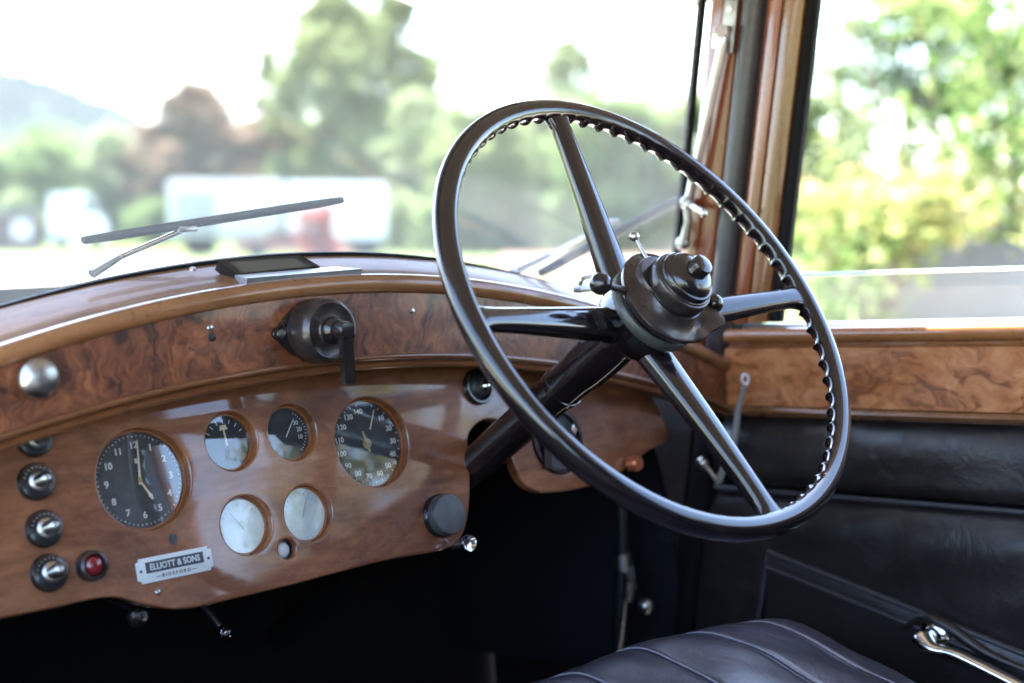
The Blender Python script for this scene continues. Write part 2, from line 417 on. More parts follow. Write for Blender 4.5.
# fascia band
n = 60
fx = xs(XL, 1.430, n)
pts = [(x, z_top(x) - .004) for x in fx] + [(x, z_bot(x) + .003) for x in reversed(fx)]
FM = Matrix(((1, 0, 0, 0), (0, 0, -1, YF), (0, 1, 0, 0), (0, 0, 0, 1)))
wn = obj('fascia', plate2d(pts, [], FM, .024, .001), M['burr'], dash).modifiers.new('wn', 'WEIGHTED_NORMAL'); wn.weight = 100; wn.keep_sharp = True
# beads along the lower edge and bullnose along the crest
def section_sweep(zf, prof, x0, x1, n=70):
    secs = []
    for x in xs(x0, x1, n): secs.append([(x, y, zf(x) + dz) for y, dz in prof])
    return secs
def arc(cy, cz, r, a0, a1, k=10): return [(cy + r * cos(R(a0 + (a1 - a0) * i / k)), cz + r * sin(R(a0 + (a1 - a0) * i / k))) for i in range(k + 1)]
bead = [(YF + .012, .0045), (YF - .0015, .0045)] + arc(YF - .002, .0015, .0032, 90, 270, 8) + [(YF + .001, -.003)] + arc(YF + .001, -.0065, .004, 180, 300, 6) + [(YF + .03, -.010)]
obj('lower_moulding', sweep(bmesh.new(), section_sweep(z_bot, bead, XL, 1.430)), M['bead'], dash)
nose = [(YF + .03, -.006), (YF - .001, -.006)] + arc(YF + .001, .0035, .0098, 255, 95, 14) + [(YF + .03, .0125)]
obj('bullnose_rail', sweep(bmesh.new(), section_sweep(z_top, nose, XL, 1.430)), M['rail'], dash)
# ledge between bullnose and windscreen
LY0, LY1 = YF + .016, YW - .006
def ledge_z(x, y):
    t = (y - LY0) / (LY1 - LY0); a = z_top(x) + .0125; b = z_ws(x) + .002
    return a + (b - a) * (t ** .8 if t > 0 else 0)
bm = bmesh.new(); secs = []
for x in xs(XL, XR, 60):
    top_ = [(x, y, ledge_z(x, y)) for y in xs(LY0, LY1, 10)]
    secs.append(top_ + [(x, LY1, z_top(x) - .03), (x, LY0, z_top(x) - .03)])
obj('ledge', sweep(bm, secs), M['ledge'], dash)
def on_ledge(u, v):
    lo, hi = LY0 - .05, LY1 + .05
    for _ in range(40):
        m = (lo + hi) / 2; p = AY(u, v, m)
        if p.z < ledge_z(p.x, m): lo = m
        else: hi = m
    return AY(u, v, (lo + hi) / 2)
# screws
def screw(p, nrm, r, m=None, name='screw', parent=dash):
    b = lathe(bmesh.new(), p, nrm, [(r, -.001), (r, .0006), (r * .75, .0012), (0, .0013)], 16)
    return obj(name, b, m or M['nickel'], parent)
for u, v in [(412, 311), (210, 328)]: screw(AY(u, v, YF), (0, -1, 0), .0032)
screw(AY(212, 337, YF), (0, -1, 0), .0042, M['black'], 'screw_hole')
for u, v in [(158, 592)]: screw(PP(*on_panel(u, v)), PN, .003)
for u, v in [(193, 269), (225, 285), (362, 277), (408, 268), (330, 266)]: screw(on_ledge(u, v), (0, -.4, 1), .0026)
# filled screw hole below the clock
x, s = on_panel(173, 539); bm = bmesh.new(); lathe(bm, PP(x, s), PN, [(.0055, -.001), (.0055, .0003), (0, .0004)], 9, .8)
obj('filled_hole', bm, M['ink'], dash)

# ------------------------------------------------------------------ instruments
def disc(c, r, h0, h1, n=PN, seg=56): return lathe(bmesh.new(), c, n, [(0, h0), (r, h0), (r, h1), (0, h1)], seg)
def ring(c, ri, ro, h0, h1, n=PN, seg=56): return lathe(bmesh.new(), c, n, [(ri, h0), (ro, h0), (ro, h1), (ri, h1)], seg, close=True)
def dial_mtx(x, s, h, deg=0.0, r=0.0):
    """local frame on a dial: deg clockwise from straight up, r out from the centre; letters stay upright"""
    a = R(deg); p = PP(x + r * sin(a), s + r * cos(a), h)
    m = PMAT.copy(); m.translation = p; return m
def bar(bm, x, s, h, deg, r0, r1, w0, w1, th=.0004):
    a = R(deg); d = Vector((sin(a), cos(a))); q = Vector((d.y, -d.x)); c = Vector((x, s))
    vs = []
    for hh in (h, h + th):
        for r_, w in ((r0, w0), (r1, w1)):
            for sg in (-1, 1):
                t = c + d * r_ + q * sg * w / 2; vs.append(bm.verts.new(PP(t.x, t.y, hh)))
    a0, b0, c0, d0, a1, b1, c1, d1 = vs
    for f in ((a1, b1, d1, c1), (a0, c0, d0, b0), (a0, b0, b1, a1), (c0, c1, d1, d0), (a0, a1, c1, c0), (b0, d0, d1, b1)): bm.faces.new(f)
    return bm
def instrument(name, key, label, cat, dialmat, group=None):
    x, s, r = GP[key]
    t = thing(name, PP(x, s, -.010), label, cat, group)
    obj('dial', disc(PP(x, s), r - .0010, -.020, -.0115), dialmat, t)
    obj('bezel', ring(PP(x, s), r - .0020, r - .0003, -.0112, -.0085), M['panel_edge'], t)
    obj('dial_glass', lathe(bmesh.new(), PP(x, s), PN, [(0, -.0090), (r - .0016, -.0095)], 56), M['dialglass'], t)
    return t, x, s, r

t, x, s, r = instrument('clock', 'clock', 'large round dash clock with twelve numerals and cream hands, left of the small gauges', 'clock', M['dial_grey'])
bm = bmesh.new()
for h in range(1, 13): text_bm(bm, str(h), .0086, dial_mtx(x, s, -.0112, h * 30, r * .70), .0001, .00025)
text_bm(bm, '8', .0065, dial_mtx(x, s, -.0112, 0, r * .38), .0001, .0001)
obj('numerals', bm, M['white'], t, smooth=None)
bm = bmesh.new()
for i in range(60): bar(bm, x, s, -.0113, i * 6, r * .865, r * (.905 if i % 5 else .885), .0005 if i % 5 else .0018, .0005 if i % 5 else .0018, .0002)
obj('minute_marks', bm, M['white'], t, smooth=None)
obj('hour_hand', bar(bar(bmesh.new(), x, s, -.0106, 152, .002, r * .36, .0016, .0022), x, s, -.0106, 152, r * .36, r * .47, .0046, .0006), M['tan'], t)
obj('minute_hand', bar(bmesh.new(), x, s, -.0101, 6, -.004, r * .80, .0026, .0009), M['tan'], t)
obj('centre_boss', lathe(bmesh.new(), PP(x, s), PN, [(.0024, -.0108), (.0024, -.0096), (0, -.0094)], 16), M['brass'], t)

t, x, s, r = instrument('speedometer', 'speed', 'large round speedometer with white numbers at the right end of the gauge row', 'speedometer', M['dial'])
bm = bmesh.new()
for k in range(10, 150, 10): text_bm(bm, str(k), .0078, dial_mtx(x, s, -.0112, 45 + (k - 10) * 2.375, r * .74), .0001, .00018)
obj('numerals', bm, M['white'], t, smooth=None)
bm = bmesh.new()
for k in range(0, 145, 5): bar(bm, x, s, -.0113, 45 + (k - 10) * 2.375, r * .86, r * .915, .0006, .0006, .0002)
obj('speed_marks', bm, M['white'], t, smooth=None)
obj('needle', bar(bmesh.new(), x, s, -.0104, 26, r * .34, r * .82, .0016, .0008), M['tan'], t)
bm = lathe(bmesh.new(), PP(x, s), PN, [(.0055, -.0112), (.0055, -.0102), (.003, -.0100), (.003, -.0094), (0, -.0092)], 24)
bar(bm, x, s, -.0104, -14, 0, r * .30, .0045, .0022); bar(bm, x, s, -.0104, 172, 0, r * .2, .004, .0028)
obj('needle_hub', bm, M['brass'], t)

t, x, s, r = instrument('ammeter', 'ul', 'small round gauge with a tan needle standing upright, upper left of the four', 'gauge', M['dial'], 'small round gauges')
bm = bmesh.new()
for d in range(-60, 61, 20): bar(bm, x, s, -.0113, d, r * .68, r * .82, .0009, .0009, .0002)
obj('scale_marks', bm, M['white'], t, smooth=None)
bm = bar(bmesh.new(), x, s, -.0104, -4, -.003, r * .55, .0022, .0016); bar(bm, x, s, -.0104, -4, r * .45, r * .62, .009, .006)
obj('needle', bm, M['tan'], t)
t, x, s, r = instrument('oil_gauge', 'ur', 'small round gauge with white numbers on its right side, upper right of the four', 'gauge', M['dial'], 'small round gauges')
bm = bmesh.new()
for d, tx in ((52, '30'), (80, '20'), (108, '10')): text_bm(bm, tx, .0062, dial_mtx(x, s, -.0112, d, r * .56), .0001, .0001)
obj('numerals', bm, M['white'], t, smooth=None)
bm = bmesh.new()
for d in range(30, 150, 8): bar(bm, x, s, -.0113, d, r * .76, r * .84, .0006, .0006, .0002)
obj('scale_marks', bm, M['white'], t, smooth=None)
obj('needle', bar(bmesh.new(), x, s, -.0104, 36, -.004, r * .62, .0012, .0006), M['white'], t)
for nm, key, lab, dg in (('fuel_gauge', 'll', 'small gauge with glare painted into its face, right of the maker plate, lower left of the four', -35),
                         ('temperature_gauge', 'lr', 'small gauge with glare painted into its face, above the tiny lamp, lower right of the four', 25)):
    t, x, s, r = instrument(nm, key, lab, 'gauge', M['dial_glare'], 'small round gauges')
    bm = bmesh.new()
    for d in range(-60, 61, 15): bar(bm, x, s, -.0113, d, r * .68, r * .80, .0007, .0007, .0002)
    obj('scale_marks', bm, M['steel'], t, smooth=None)
    obj('needle', bar(bmesh.new(), x, s, -.0104, dg, -.004, r * .62, .0012, .0007), M['steel'], t)
x, s, r = GP['lamp']
t = thing('warning_lamp', PP(x, s, -.012), 'tiny recessed glass lamp in the panel under the two glare-painted gauges', 'lamp')
obj('lens', lathe(bmesh.new(), PP(x, s), PN, [(.0085, -.012), (.0075, -.008), (.004, -.006), (0, -.0055)], 24), M['tin'], t)
obj('lamp_cup', ring(PP(x, s), r - .0015, r - .0003, -.016, -.006), M['bakelite'], t)

# round fuel / ignition unit on the small panel right of the column
t = thing('switch_box', PP(gx, gs, -.01), 'round dark switch box with chrome key plate, half hidden behind the wheel rim', 'switch')
obj('face', disc(PP(gx, gs), .039, -.018, -.004), M['dial_grey'], t)
obj('bezel', ring(PP(gx, gs), .0345, .0392, -.0035, .0022), M['bakelite'], t)
px_ = on_panel(572, 430); obj('key_plate', lathe(bmesh.new(), PP(*px_), PN, [(0, -.0035), (.008, -.0035), (.008, .001), (.006, .004), (0, .0045)], 4, .7), M['chrome'], t)
px_ = on_panel(545, 455); obj('lever', bar(bmesh.new(), px_[0], px_[1], -.003, 10, -.016, .02, .012, .007, .008), M['bakelite'], t)
px_ = on_panel(573, 403)
obj('screw', lathe(bmesh.new(), PP(*px_), PN, [(.0045, -.004), (.0045, .0035), (.003, .005), (0, .0055)], 16), M['brass'], t)

# maker's plate
x0 = Vector(on_panel(137, 571.5)); x1 = Vector(on_panel(212, 556.0))
cxp, csp = on_panel(174.5, 565); w_, h_ = .0775, .0225
t = thing('maker_plate', PP(cxp, csp), 'white metal supplier plate with black lettering under the clock', 'plate')
c = .0035; w2, h2 = w_ / 2, h_ / 2
out_ = [(cxp + a, csp + b) for a, b in [(-w2 + c, -h2), (w2 - c, -h2), (w2 - c, -h2 + c * .6), (w2, -h2 + c), (w2, h2 - c), (w2 - c, h2 - c * .6), (w2 - c, h2), (-w2 + c, h2), (-w2 + c, h2 - c * .6), (-w2, h2 - c), (-w2, -h2 + c), (-w2 + c, -h2 + c * .6)]]
pm = PMAT.copy(); pm.translation = Vector((0, YP, 0)) + PN * .0016
obj('plate', plate2d(out_, [], pm, .0016, .0003, 1), M['tin'], t)
bm = bmesh.new()
pm2 = PMAT.copy(); pm2.translation = Vector((0, YP, 0)) + PN * .0019
a, b = .0295, .0050
o1 = [(cxp - a, csp + .0022 - b), (cxp + a, csp + .0022 - b), (cxp + a, csp + .0022 + b), (cxp - a, csp + .0022 + b)]
obj('name_band', plate2d(o1, [], pm2, .0007, .0001, 1), M['ink'], t)
bm = bmesh.new(); mm = PMAT.copy(); mm.translation = PP(cxp, csp + .0020, .0021); text_bm(bm, 'ELLIOTT & SONS', .0080, mm @ Matrix.Scale(.86, 4, (1, 0, 0)), .0001, .00018)
obj('lettering', bm, M['tin'], t, smooth=None)
bm = bmesh.new(); mm = PMAT.copy(); mm.translation = PP(cxp, csp - .0068, .0018); text_bm(bm, '— B I D E F O R D —', .0044, mm, .0001, .00012)
obj('lettering', bm, M['ink'], t, smooth=None)
for sg in (-1, 1): obj('rivet', lathe(bmesh.new(), PP(cxp + sg * (w2 - .0042), csp), PN, [(.0014, .0016), (.0012, .0022), (0, .0024)], 12), M['ink'], t)

# knob switches in the left column
def toggle(u, v, label, dirn, sc=1.0):
    x, s = on_panel(u, v)
    t = thing('toggle_switch', PP(x, s), label, 'switch', 'black switches in a column at the left')
    r = .0165 * sc
    obj('base', lathe(bmesh.new(), PP(x, s), PN, [(r, 0), (r, .004), (r * .92, .0065), (r * .55, .0075), (0, .0075)], 40), M['bakelite'], t)
    obj('collar', lathe(bmesh.new(), PP(x, s), PN, [(.0090, .007), (.0090, .010), (.0065, .0115), (0, .0115)], 28), M['nickel'], t)
    d = Vector(dirn).normalized()
    p = PP(x, s, .011)
    obj('lever', tube(bmesh.new(), [p - d * .003, p + d * .003, p + d * .0065, p + d * .0088, p + d * .0102, p + d * .0106], [.0056, .0062, .0064, .0054, .0030, .0005], 22), M['nickel'], t)
    bm = bmesh.new()
    for k in range(9):
        a = R(-70 + k * 17.5); box(bm, PP(x + r * .74 * sin(a), s + r * .74 * cos(a), .0072), .0016, .0006, .0012)
    obj('engraving', bm, M['steel'], t)
for (u, v, lab) in [(33, 439, 'black switch half hidden under the fascia edge, topmost of the left column'),
                    (35, 482, 'black switch with its chrome lever to the right, second from the top of its column'),
                    (43, 529, 'black switch with a bright engraved ring beside the clock, third down its column'),
                    (48, 573, 'black switch directly left of the red lamp, lowest of its column')]:
    toggle(u, v, lab, PN * .8 + Vector((.75, 0, .20)))
x, s = on_panel(90, 566)
t = thing('red_lamp', PP(x, s), 'red jewel warning lamp in a chrome bezel at the foot of the switch column', 'lamp')
obj('bezel', lathe(bmesh.new(), PP(x, s), PN, [(.0138, 0), (.0138, .005), (.0128, .0095), (.0102, .0105), (.0090, .0080)], 36), M['boss'], t)
obj('jewel', lathe(bmesh.new(), PP(x, s), PN, [(.0090, .005), (.0086, .0085), (.0068, .0105), (.0036, .0115), (0, .0118)], 14), M['red'], t)

# chrome dome on the fascia
p = AY(33, 378, YF)
t = thing('dome_knob', p, 'polished chrome dome knob on the burr fascia, far left', 'knob')
obj('stem', lathe(bmesh.new(), p, (0, -1, 0), [(.012, -.002), (.012, .008), (0, .008)], 24), M['nickel'], t)
obj('dome', lathe(bmesh.new(), p, (0, -1, 0), [(.010, .007), (.0165, .0075), (.0178, .0095), (.0175, .012), (.0155, .0155), (.011, .018), (.006, .0193), (0, .0197)], 40), M['nickel'], t)

# wiper motor on the fascia
p = AY(312, 331, YF); n_ = Vector((0, -1, 0))
t = thing('wiper_motor', p, 'black round wiper motor with a hanging lever handle on the fascia', 'wiper motor')
fl = [(p.x - .047, p.z), (p.x - .040, p.z + .008), (p.x - .016, p.z + .026), (p.x + .016, p.z + .026), (p.x + .040, p.z + .008), (p.x + .047, p.z), (p.x + .040, p.z - .008), (p.x + .016, p.z - .026), (p.x - .016, p.z - .026), (p.x - .040, p.z - .008)]
fm = FM.copy(); fm.translation = Vector((0, YF - .004, 0))
obj('flange', plate2d(smooth_closed(fl, 4), [], fm, .005, .001, 2), M['bakelite'], t)
for sg in (-1, 1): obj('screw', lathe(bmesh.new(), p + Vector((sg * .0385, -.004, 0)), n_, [(.0045, 0), (.0042, .002), (0, .003)], 16), M['nickel'], t)
obj('body', lathe(bmesh.new(), p, n_, [(.0315, .003), (.0315, .026), (.0300, .031), (.0265, .0335), (.0250, .0325), (.0150, .0325), (.0140, .034), (0, .034)], 56), M['boss'], t)
obj('spindle', lathe(bmesh.new(), p, n_, [(.0135, .033), (.0125, .040), (.0095, .043), (.0088, .056), (.0075, .0585), (0, .059)], 36), M['bakelite'], t)
hp = p + Vector((.003, -.050, 0))
bm = bmesh.new()
sweep(bm, [[hp + Vector((a, b, z)) for a, b in ((-w, -d), (w, -d), (w, d), (-w, d))] for z, w, d in ((.004, .006, .005), (-.004, .0075, .006), (-.012, .0058, .005), (-.047, .0064, .0042), (-.051, .0058, .0036))])
bmesh.ops.bevel(bm, geom=list(bm.edges), offset=.0012, segments=2, affect='EDGES')
obj('handle', bm, M['bakelite'], t)

# big grey knob and the little chrome pull
x, s = on_panel(440, 516)
t = thing('grey_knob', PP(x, s), 'large worn grey round knob at the lower right corner of the panel', 'knob')
obj('base', lathe(bmesh.new(), PP(x, s), PN, [(.0235, 0), (.0235, .004), (.0222, .006), (0, .006)], 48), M['bakelite'], t)
kn = [(.0215, .006), (.0215, .016), (.0205, .0178), (.019, .018), (0, .0184)]
obj('cap', lathe(bmesh.new(), PP(x, s), PN, kn, 48), M['greyknob'], t)
x, s = on_panel(456, 545)
t = thing('chrome_pull', PP(x, s), 'tiny chrome cup-shaped pull below the grey knob', 'pull knob')
obj('stem', lathe(bmesh.new(), PP(x, s), PN, [(.004, -.004), (.004, .016), (0, .016)], 20), M['nickel'], t)
obj('cup', lathe(bmesh.new(), PP(x, s), PN, [(.0045, .014), (.0080, .018), (.0092, .022), (.0088, .0235), (.0055, .0215), (0, .0205)], 32), M['chrome'], t)
# black socket left of the column
x, s = on_panel(477, 387)
t = thing('dash_socket', PP(x, s), 'round black dash lamp with a bright domed centre, beside the steering column', 'lamp')
obj('rim', lathe(bmesh.new(), PP(x, s), PN, [(.0205, -.002), (.0205, .004), (.019, .0065), (.0165, .0065), (.0145, .003), (0, .003)], 44), M['bakelite'], t)
obj('dome', lathe(bmesh.new(), PP(x, s), PN, [(.0145, .003), (.0135, .007), (.009, .0105), (.004, .012), (0, .0122)], 36), M['black'], t)
obj('tip', lathe(bmesh.new(), PP(x + .003, s - .001), PN, [(.0065, .010), (.0055, .015), (.003, .017), (0, .0175)], 24), M['chrome'], t)
# copper knob right end
p = AY(638, 463, 1.15)
t = thing('stalk_control', p + Vector((0, .06, 0)), 'small copper-ended knob on a stalk below the right end of the panel', 'knob')
obj('stem', tube(bmesh.new(), [p + Vector((-.004, .06, 0)), p + Vector((0, .005, 0))], .006, 16), M['nickel'], t)
obj('button', lathe(bmesh.new(), p, (.15, -1, .1), [(.0075, -.014), (.0095, -.012), (.0095, 0), (.008, .002), (0, .0025)], 24), M['amber'], t)

# levers hanging below the panel
def pull(u, v, Y, label, ln, r, m1, m2):
    p = AY(u, v, Y)
    t = thing('underdash_pull', p + Vector((0, .05, .03)), label, 'pull knob')
    obj('rod', tube(bmesh.new(), [p + Vector((-.004, .06, ln)), p + Vector((-.002, .03, ln * .75)), p + Vector((0, .004, r * .6))], .0028, 12), m1, t)
    obj('knob', lathe(bmesh.new(), p, (.1, -.8, -.35), [(0, -.007), (r * .8, -.005), (r, 0), (r * .85, .005), (r * .4, .007), (0, .0075)], 28), m2, t)
pull(224, 633, 1.17, 'chrome ball pull hanging in the dark below the panel', .03, .0078, M['nickel'], M['chrome'])
pull(137, 617, 1.19, 'dull flat metal pull tucked under the dip of the panel edge', .014, .010, M['black'], M['nickel'])

# vent frame and plate on the ledge
q = [AY(u, v, 1.150, 1.0) for u, v in ((218, 262), (299, 257), (319, 268.5), (236, 276.5))]
up = Vector((0, -1, 1)).normalized()
t = thing('ledge_vent', sum(q, Vector()) / 4, 'dark framed glass panel lying on the wooden ledge against the windscreen', 'vent')
def quad_slab(bm, q, h0, h1, inset=0.0):
    c = sum(q, Vector()) / 4; q = [p + (c - p) * inset for p in q]
    a = [bm.verts.new(p + up * h0) for p in q]; b = [bm.verts.new(p + up * h1) for p in q]
    bm.faces.new(a[::-1]); bm.faces.new(b)
    for i in range(4): bm.faces.new((a[i], a[(i + 1) % 4], b[(i + 1) % 4], b[i]))
    return bm
def quad_frame(bm, q, h0, h1, inset):
    c = sum(q, Vector()) / 4; qi = [p + (c - p) * inset for p in q]
    ao = [bm.verts.new(p + up * h0) for p in q]; bo = [bm.verts.new(p + up * h1) for p in q]
    ai = [bm.verts.new(p + up * h0) for p in qi]; bi = [bm.verts.new(p + up * h1 * .9) for p in qi]
    for i in range(4):
        j = (i + 1) % 4
        bm.faces.new((ao[i], ao[j], bo[j], bo[i])); bm.faces.new((bo[i], bo[j], bi[j], bi[i])); bm.faces.new((bi[i], bi[j], ai[j], ai[i])); bm.faces.new((ai[i], ai[j], ao[j], ao[i]))
    return bm
obj('frame', quad_frame(bmesh.new(), q, -.010, .0030, .18), M['bakelite'], t)
obj('pane', quad_slab(bmesh.new(), q, -.010, .0012, .185), M['mirror'], t)
up = Vector((0, -.3, 1)).normalized()
q = [Vector((x_, y_, z_top(x_) + .0150 + dz)) for x_, y_, dz in ((.735, YF + .030, .004), (.852, YF + .030, .004), (.862, YF - .002, .0), (.728, YF - .002, .0))]
t2 = thing('ledge_plate', sum(q, Vector()) / 4, 'thin grey metal plate lying on the bullnose rail in front of the dark vent', 'plate')
obj('plate', quad_slab(bmesh.new(), q, -.004, .0035), M['steel'], t2)
# catch on the ledge behind the wheel
p = on_ledge(588, 291)
t = thing('screen_catch', p, 'small dull metal windscreen catch on the ledge behind the wheel', 'catch')
bm = bmesh.new(); box(bm, p + Vector((0, 0, .003)), .034, .014, .008, .002); obj('base', bm, M['steel'], t)
obj('loop', tube(bmesh.new(), smooth_open([p + Vector(a) for a in ((-.012, 0, .006), (-.012, -.004, .014), (.004, -.006, .016), (.014, -.004, .012), (.016, 0, .004))], 5), .0026, 10), M['nickel'], t)

# ------------------------------------------------------------------ steering wheel
WC = Vector((1.0302, .9016, -.0350)); WN = Vector((0, -.855, .518)).normalized()
WA = Vector((1, 0, 0)); WB = WN.cross(WA)
RM, RT, NR = .2352, .0118, 68
sw = thing('steering_wheel', WC - WN * .03, 'black four-spoke steering wheel with a finger-notched rim', 'steering wheel')
bm = bmesh.new(); secs = []
NS, NT = NR * 14, 24
for i in range(NS):
    a = 2 * pi * i / NS; e = WA * cos(a) + WB * sin(a)
    ph = (i % 14) / 14.0
    w = max(0.0, cos(2 * pi * (ph - .5)) * .5 + .5) ** .32      # 1 between ridges, 0 at the narrow ridge
    sec = []
    for k in range(NT):
        b = 2 * pi * k / NT
        # inner lower quarter carries the finger notches
        g = max(0.0, cos(b - R(218))) ** 2.2
        rr = RT * (1 - .36 * g * w + .05 * g * (1 - w))
        sec.append(WC + e * (RM + rr * cos(b)) + WN * rr * sin(b) * 1.0)
    secs.append(sec)
rings = [[bm.verts.new(p) for p in s_] for s_ in secs]
for i in range(NS):
    p_, q_ = rings[i], rings[(i + 1) % NS]
    for k in range(NT): bm.faces.new((p_[k], p_[(k + 1) % NT], q_[(k + 1) % NT], q_[k]))
rim = obj('rim', bm, M['wheel'], sw, smooth=60)
HUB = -.034                                              # hub plane below the rim plane
for ang in (89.3, -.9, -87.5, 179.2):
    a = R(ang); e = WA * cos(a) + WB * sin(a); q = WN.cross(e)
    secs = []
    for k in range(25):
        t_ = k / 24; r_ = .012 + (RM - .012) * t_
        hh = HUB * (1 - t_) ** 1.15 - .001
        w = .0200 - .0090 * min(1, t_ * 1.25) ** .75 + .0105 * max(0, (t_ - .90) / .10) ** 2
        th = .0145 - .0058 * min(1, t_ * 1.15) - .001 * max(0, (t_ - .9) / .1)
        sec = []
        for j in range(20):
            b = 2 * pi * j / 20; cb, sb = cos(b), sin(b)
            # flattened top with a soft ridge, rounded belly
            sec.append(WC + e * r_ + WN * (hh + th * (abs(sb) ** .8) * (1 if sb > 0 else -1)) + q * w * (abs(cb) ** .75) * (1 if cb > 0 else -1))
        secs.append(sec)
    obj('spoke', sweep(bmesh.new(), secs), M['wheel'], sw, smooth=50)
def wl(prof, m, name, seg=64, parent=None): return obj(name, lathe(bmesh.new(), WC, WN, prof, seg), m, parent or sw)
wl([(.024, HUB - .030), (.026, HUB - .016), (.034, HUB - .012), (.041, HUB - .002), (.0420, HUB + .012), (.0405, HUB + .022), (.0405, HUB + .030), (.044, HUB + .036), (.044, HUB + .040), (0, HUB + .040)], M['wheel'], 'hub')
bm = bmesh.new(); NK = 110; rings = []
for i in range(NK):
    a = 2 * pi * i / NK; e = WA * cos(a) + WB * sin(a); rr = .0432 + (.0008 if i % 2 else -.0004)
    rings.append([bm.verts.new(WC + e * r_ + WN * (h_ - .0085)) for r_, h_ in ((.040, .0000), (.0430, .0002), (rr + .0035, .0015), (rr + .0035, .0110), (.0445, .0122), (.038, .0124))])
for i in range(NK):
    p_, q_ = rings[i], rings[(i + 1) % NK]
    for k in range(len(p_) - 1): bm.faces.new((p_[k], p_[k + 1], q_[k + 1], q_[k]))
obj('serrated_ring', bm, M['greyknob'], sw, smooth=70)
# fixed control head above the hub: quadrant, drum, knurled cap, button
ch = thing('control_head', WC + WN * .012, 'bronze black control head with knurled cap and button on the wheel hub', 'controls')
bm = bmesh.new(); NQ = 144; rings = []
for i in range(NQ):
    a = 2 * pi * i / NQ; e = WA * cos(a) + WB * sin(a)
    dA = math.degrees(math.atan2(sin(a - R(-42)), cos(a - R(-42))))      # the notched tongue points to the driver's right knee
    k = math.exp(-(dA / 34) ** 4); sc_ = .0036 * cos(R(dA) * 9) * k
    ro = .0505 + .0075 * k + sc_; lift = (.011 + .0028 * cos(R(dA) * 9)) * k
    rings.append([bm.verts.new(WC + e * r_ + WN * (h_ - .005)) for r_, h_ in ((.020, .0135), (.0475 + .006 * k, .0145 + lift * .3), (ro - .001, .0165 + lift * .8), (ro, .0185 + lift), (ro, .0215 + lift), (ro - .0012, .0228 + lift), (.0470 + .002 * k, .0235 + lift * .7), (.0425, .0262), (.0370, .0300), (.0335, .0345), (.020, .035))])
for i in range(NQ):
    p_, q_ = rings[i], rings[(i + 1) % NQ]
    for k in range(len(p_) - 1): bm.faces.new((p_[k], p_[k + 1], q_[k + 1], q_[k]))
obj('quadrant', bm, M['boss'], ch)
HD = -.0095
def cl(prof, m, name, seg=72, c=WC): return obj(name, lathe(bmesh.new(), c, WN, [(r_, h_ + HD) for r_, h_ in prof], seg), m, ch)
cl([(.0315, .030), (.0315, .038), (.0300, .0405), (0, .0405)], M['boss'], 'drum')
lobe = WC + (WA * cos(R(128)) + WB * sin(R(128))) * .0150
cl([(.0265, .022), (.0265, .0385), (.0255, .0400), (0, .0402)], M['boss'], 'lobe', 56, lobe)
bm = bmesh.new(); NK = 170; rings = []
for i in range(NK):
    a = 2 * pi * i / NK; e = WA * cos(a) + WB * sin(a); rr = .0318 + (.0006 if i % 2 else -.0003)
    rings.append([bm.verts.new(WC + e * r_ + WN * (h_ + HD)) for r_, h_ in ((.028, .0400), (.0316, .0402), (rr, .0415), (rr, .0495), (.0316, .0508), (.0316, .0535), (.0305, .0548), (.0292, .0545), (.0285, .056), (.026, .0562))])
for i in range(NK):
    p_, q_ = rings[i], rings[(i + 1) % NK]
    for k in range(len(p_) - 1): bm.faces.new((p_[k], p_[k + 1], q_[k + 1], q_[k]))
obj('knurled_ring', bm, M['boss'], ch, smooth=70)
cl([(.0278, .055), (.0276, .0610), (.0268, .0622), (.0250, .0626), (.0242, .0640), (.0225, .0672), (.0185, .0702), (.0140, .0720), (.0118, .0724), (0, .0724)], M['bakelite'], 'cap')
cl([(.0116, .0715), (.0106, .074), (.0106, .0800), (.0098, .0825), (.006, .0840), (0, .0845)], M['bakelite'], 'horn_button', 40)
def hub_lever(ang, h, r0, r1, rb, name, m, mk, dh=0.0):
    a = R(ang); e = WA * cos(a) + WB * sin(a)
    p0 = WC + e * r0 + WN * h; p1 = WC + e * r1 + WN * (h + dh)
    bm = tube(bmesh.new(), [p0, p0.lerp(p1, .5), p1], [.0042, .0034, .0030] if rb > .007 else [.0024, .0020, .0018], 14)
    l = obj(name, bm, m, ch)
    k = obj('lever_ball', ball(bmesh.new(), p1, rb), mk, l)
hub_lever(167, .014, .044, .082, .0106, 'mixture_lever', M['boss'], M['bakelite'], .004)
hub_lever(-16, .018, .030, .056, .0098, 'ignition_lever', M['boss'], M['bakelite'], .005)
hub_lever(97, .020, .026, .066, .0050, 'throttle_lever', M['nickel'], M['nickel'], .003)
# steering column
colp = [WC + WN * d for d in (HUB - .026, HUB - .05, HUB - .075, HUB - .09, -.20, -.32)]
col = thing('steering_column', WC + WN * -.3, 'dark enamel steering column running from the wheel hub through the panel notch', 'steering column')
obj('outer_tube', tube(bmesh.new(), colp, [.0245, .0250, .0248, .0228, .0208, .0205], 40), M['wheel'], col)
obj('shaded_tube', tube(bmesh.new(), [WC + WN * -.315, WC + WN * -.8], .0185, 24), M['matt'], col)  # lower column blackened to stand in for footwell shade
p = WC + WN * -.155
obj('clamp', lathe(bmesh.new(), p, WN, [(.0205, -.004), (.0232, -.003), (.0232, .003), (.0205, .004)], 40), M['wheel'], col)
obj('conduit', tube(bmesh.new(), [WC + WN * d + WA * .0215 - WB * .009 for d in (HUB - .05, -.2, -.31)], .0035, 10), M['boss'], col)

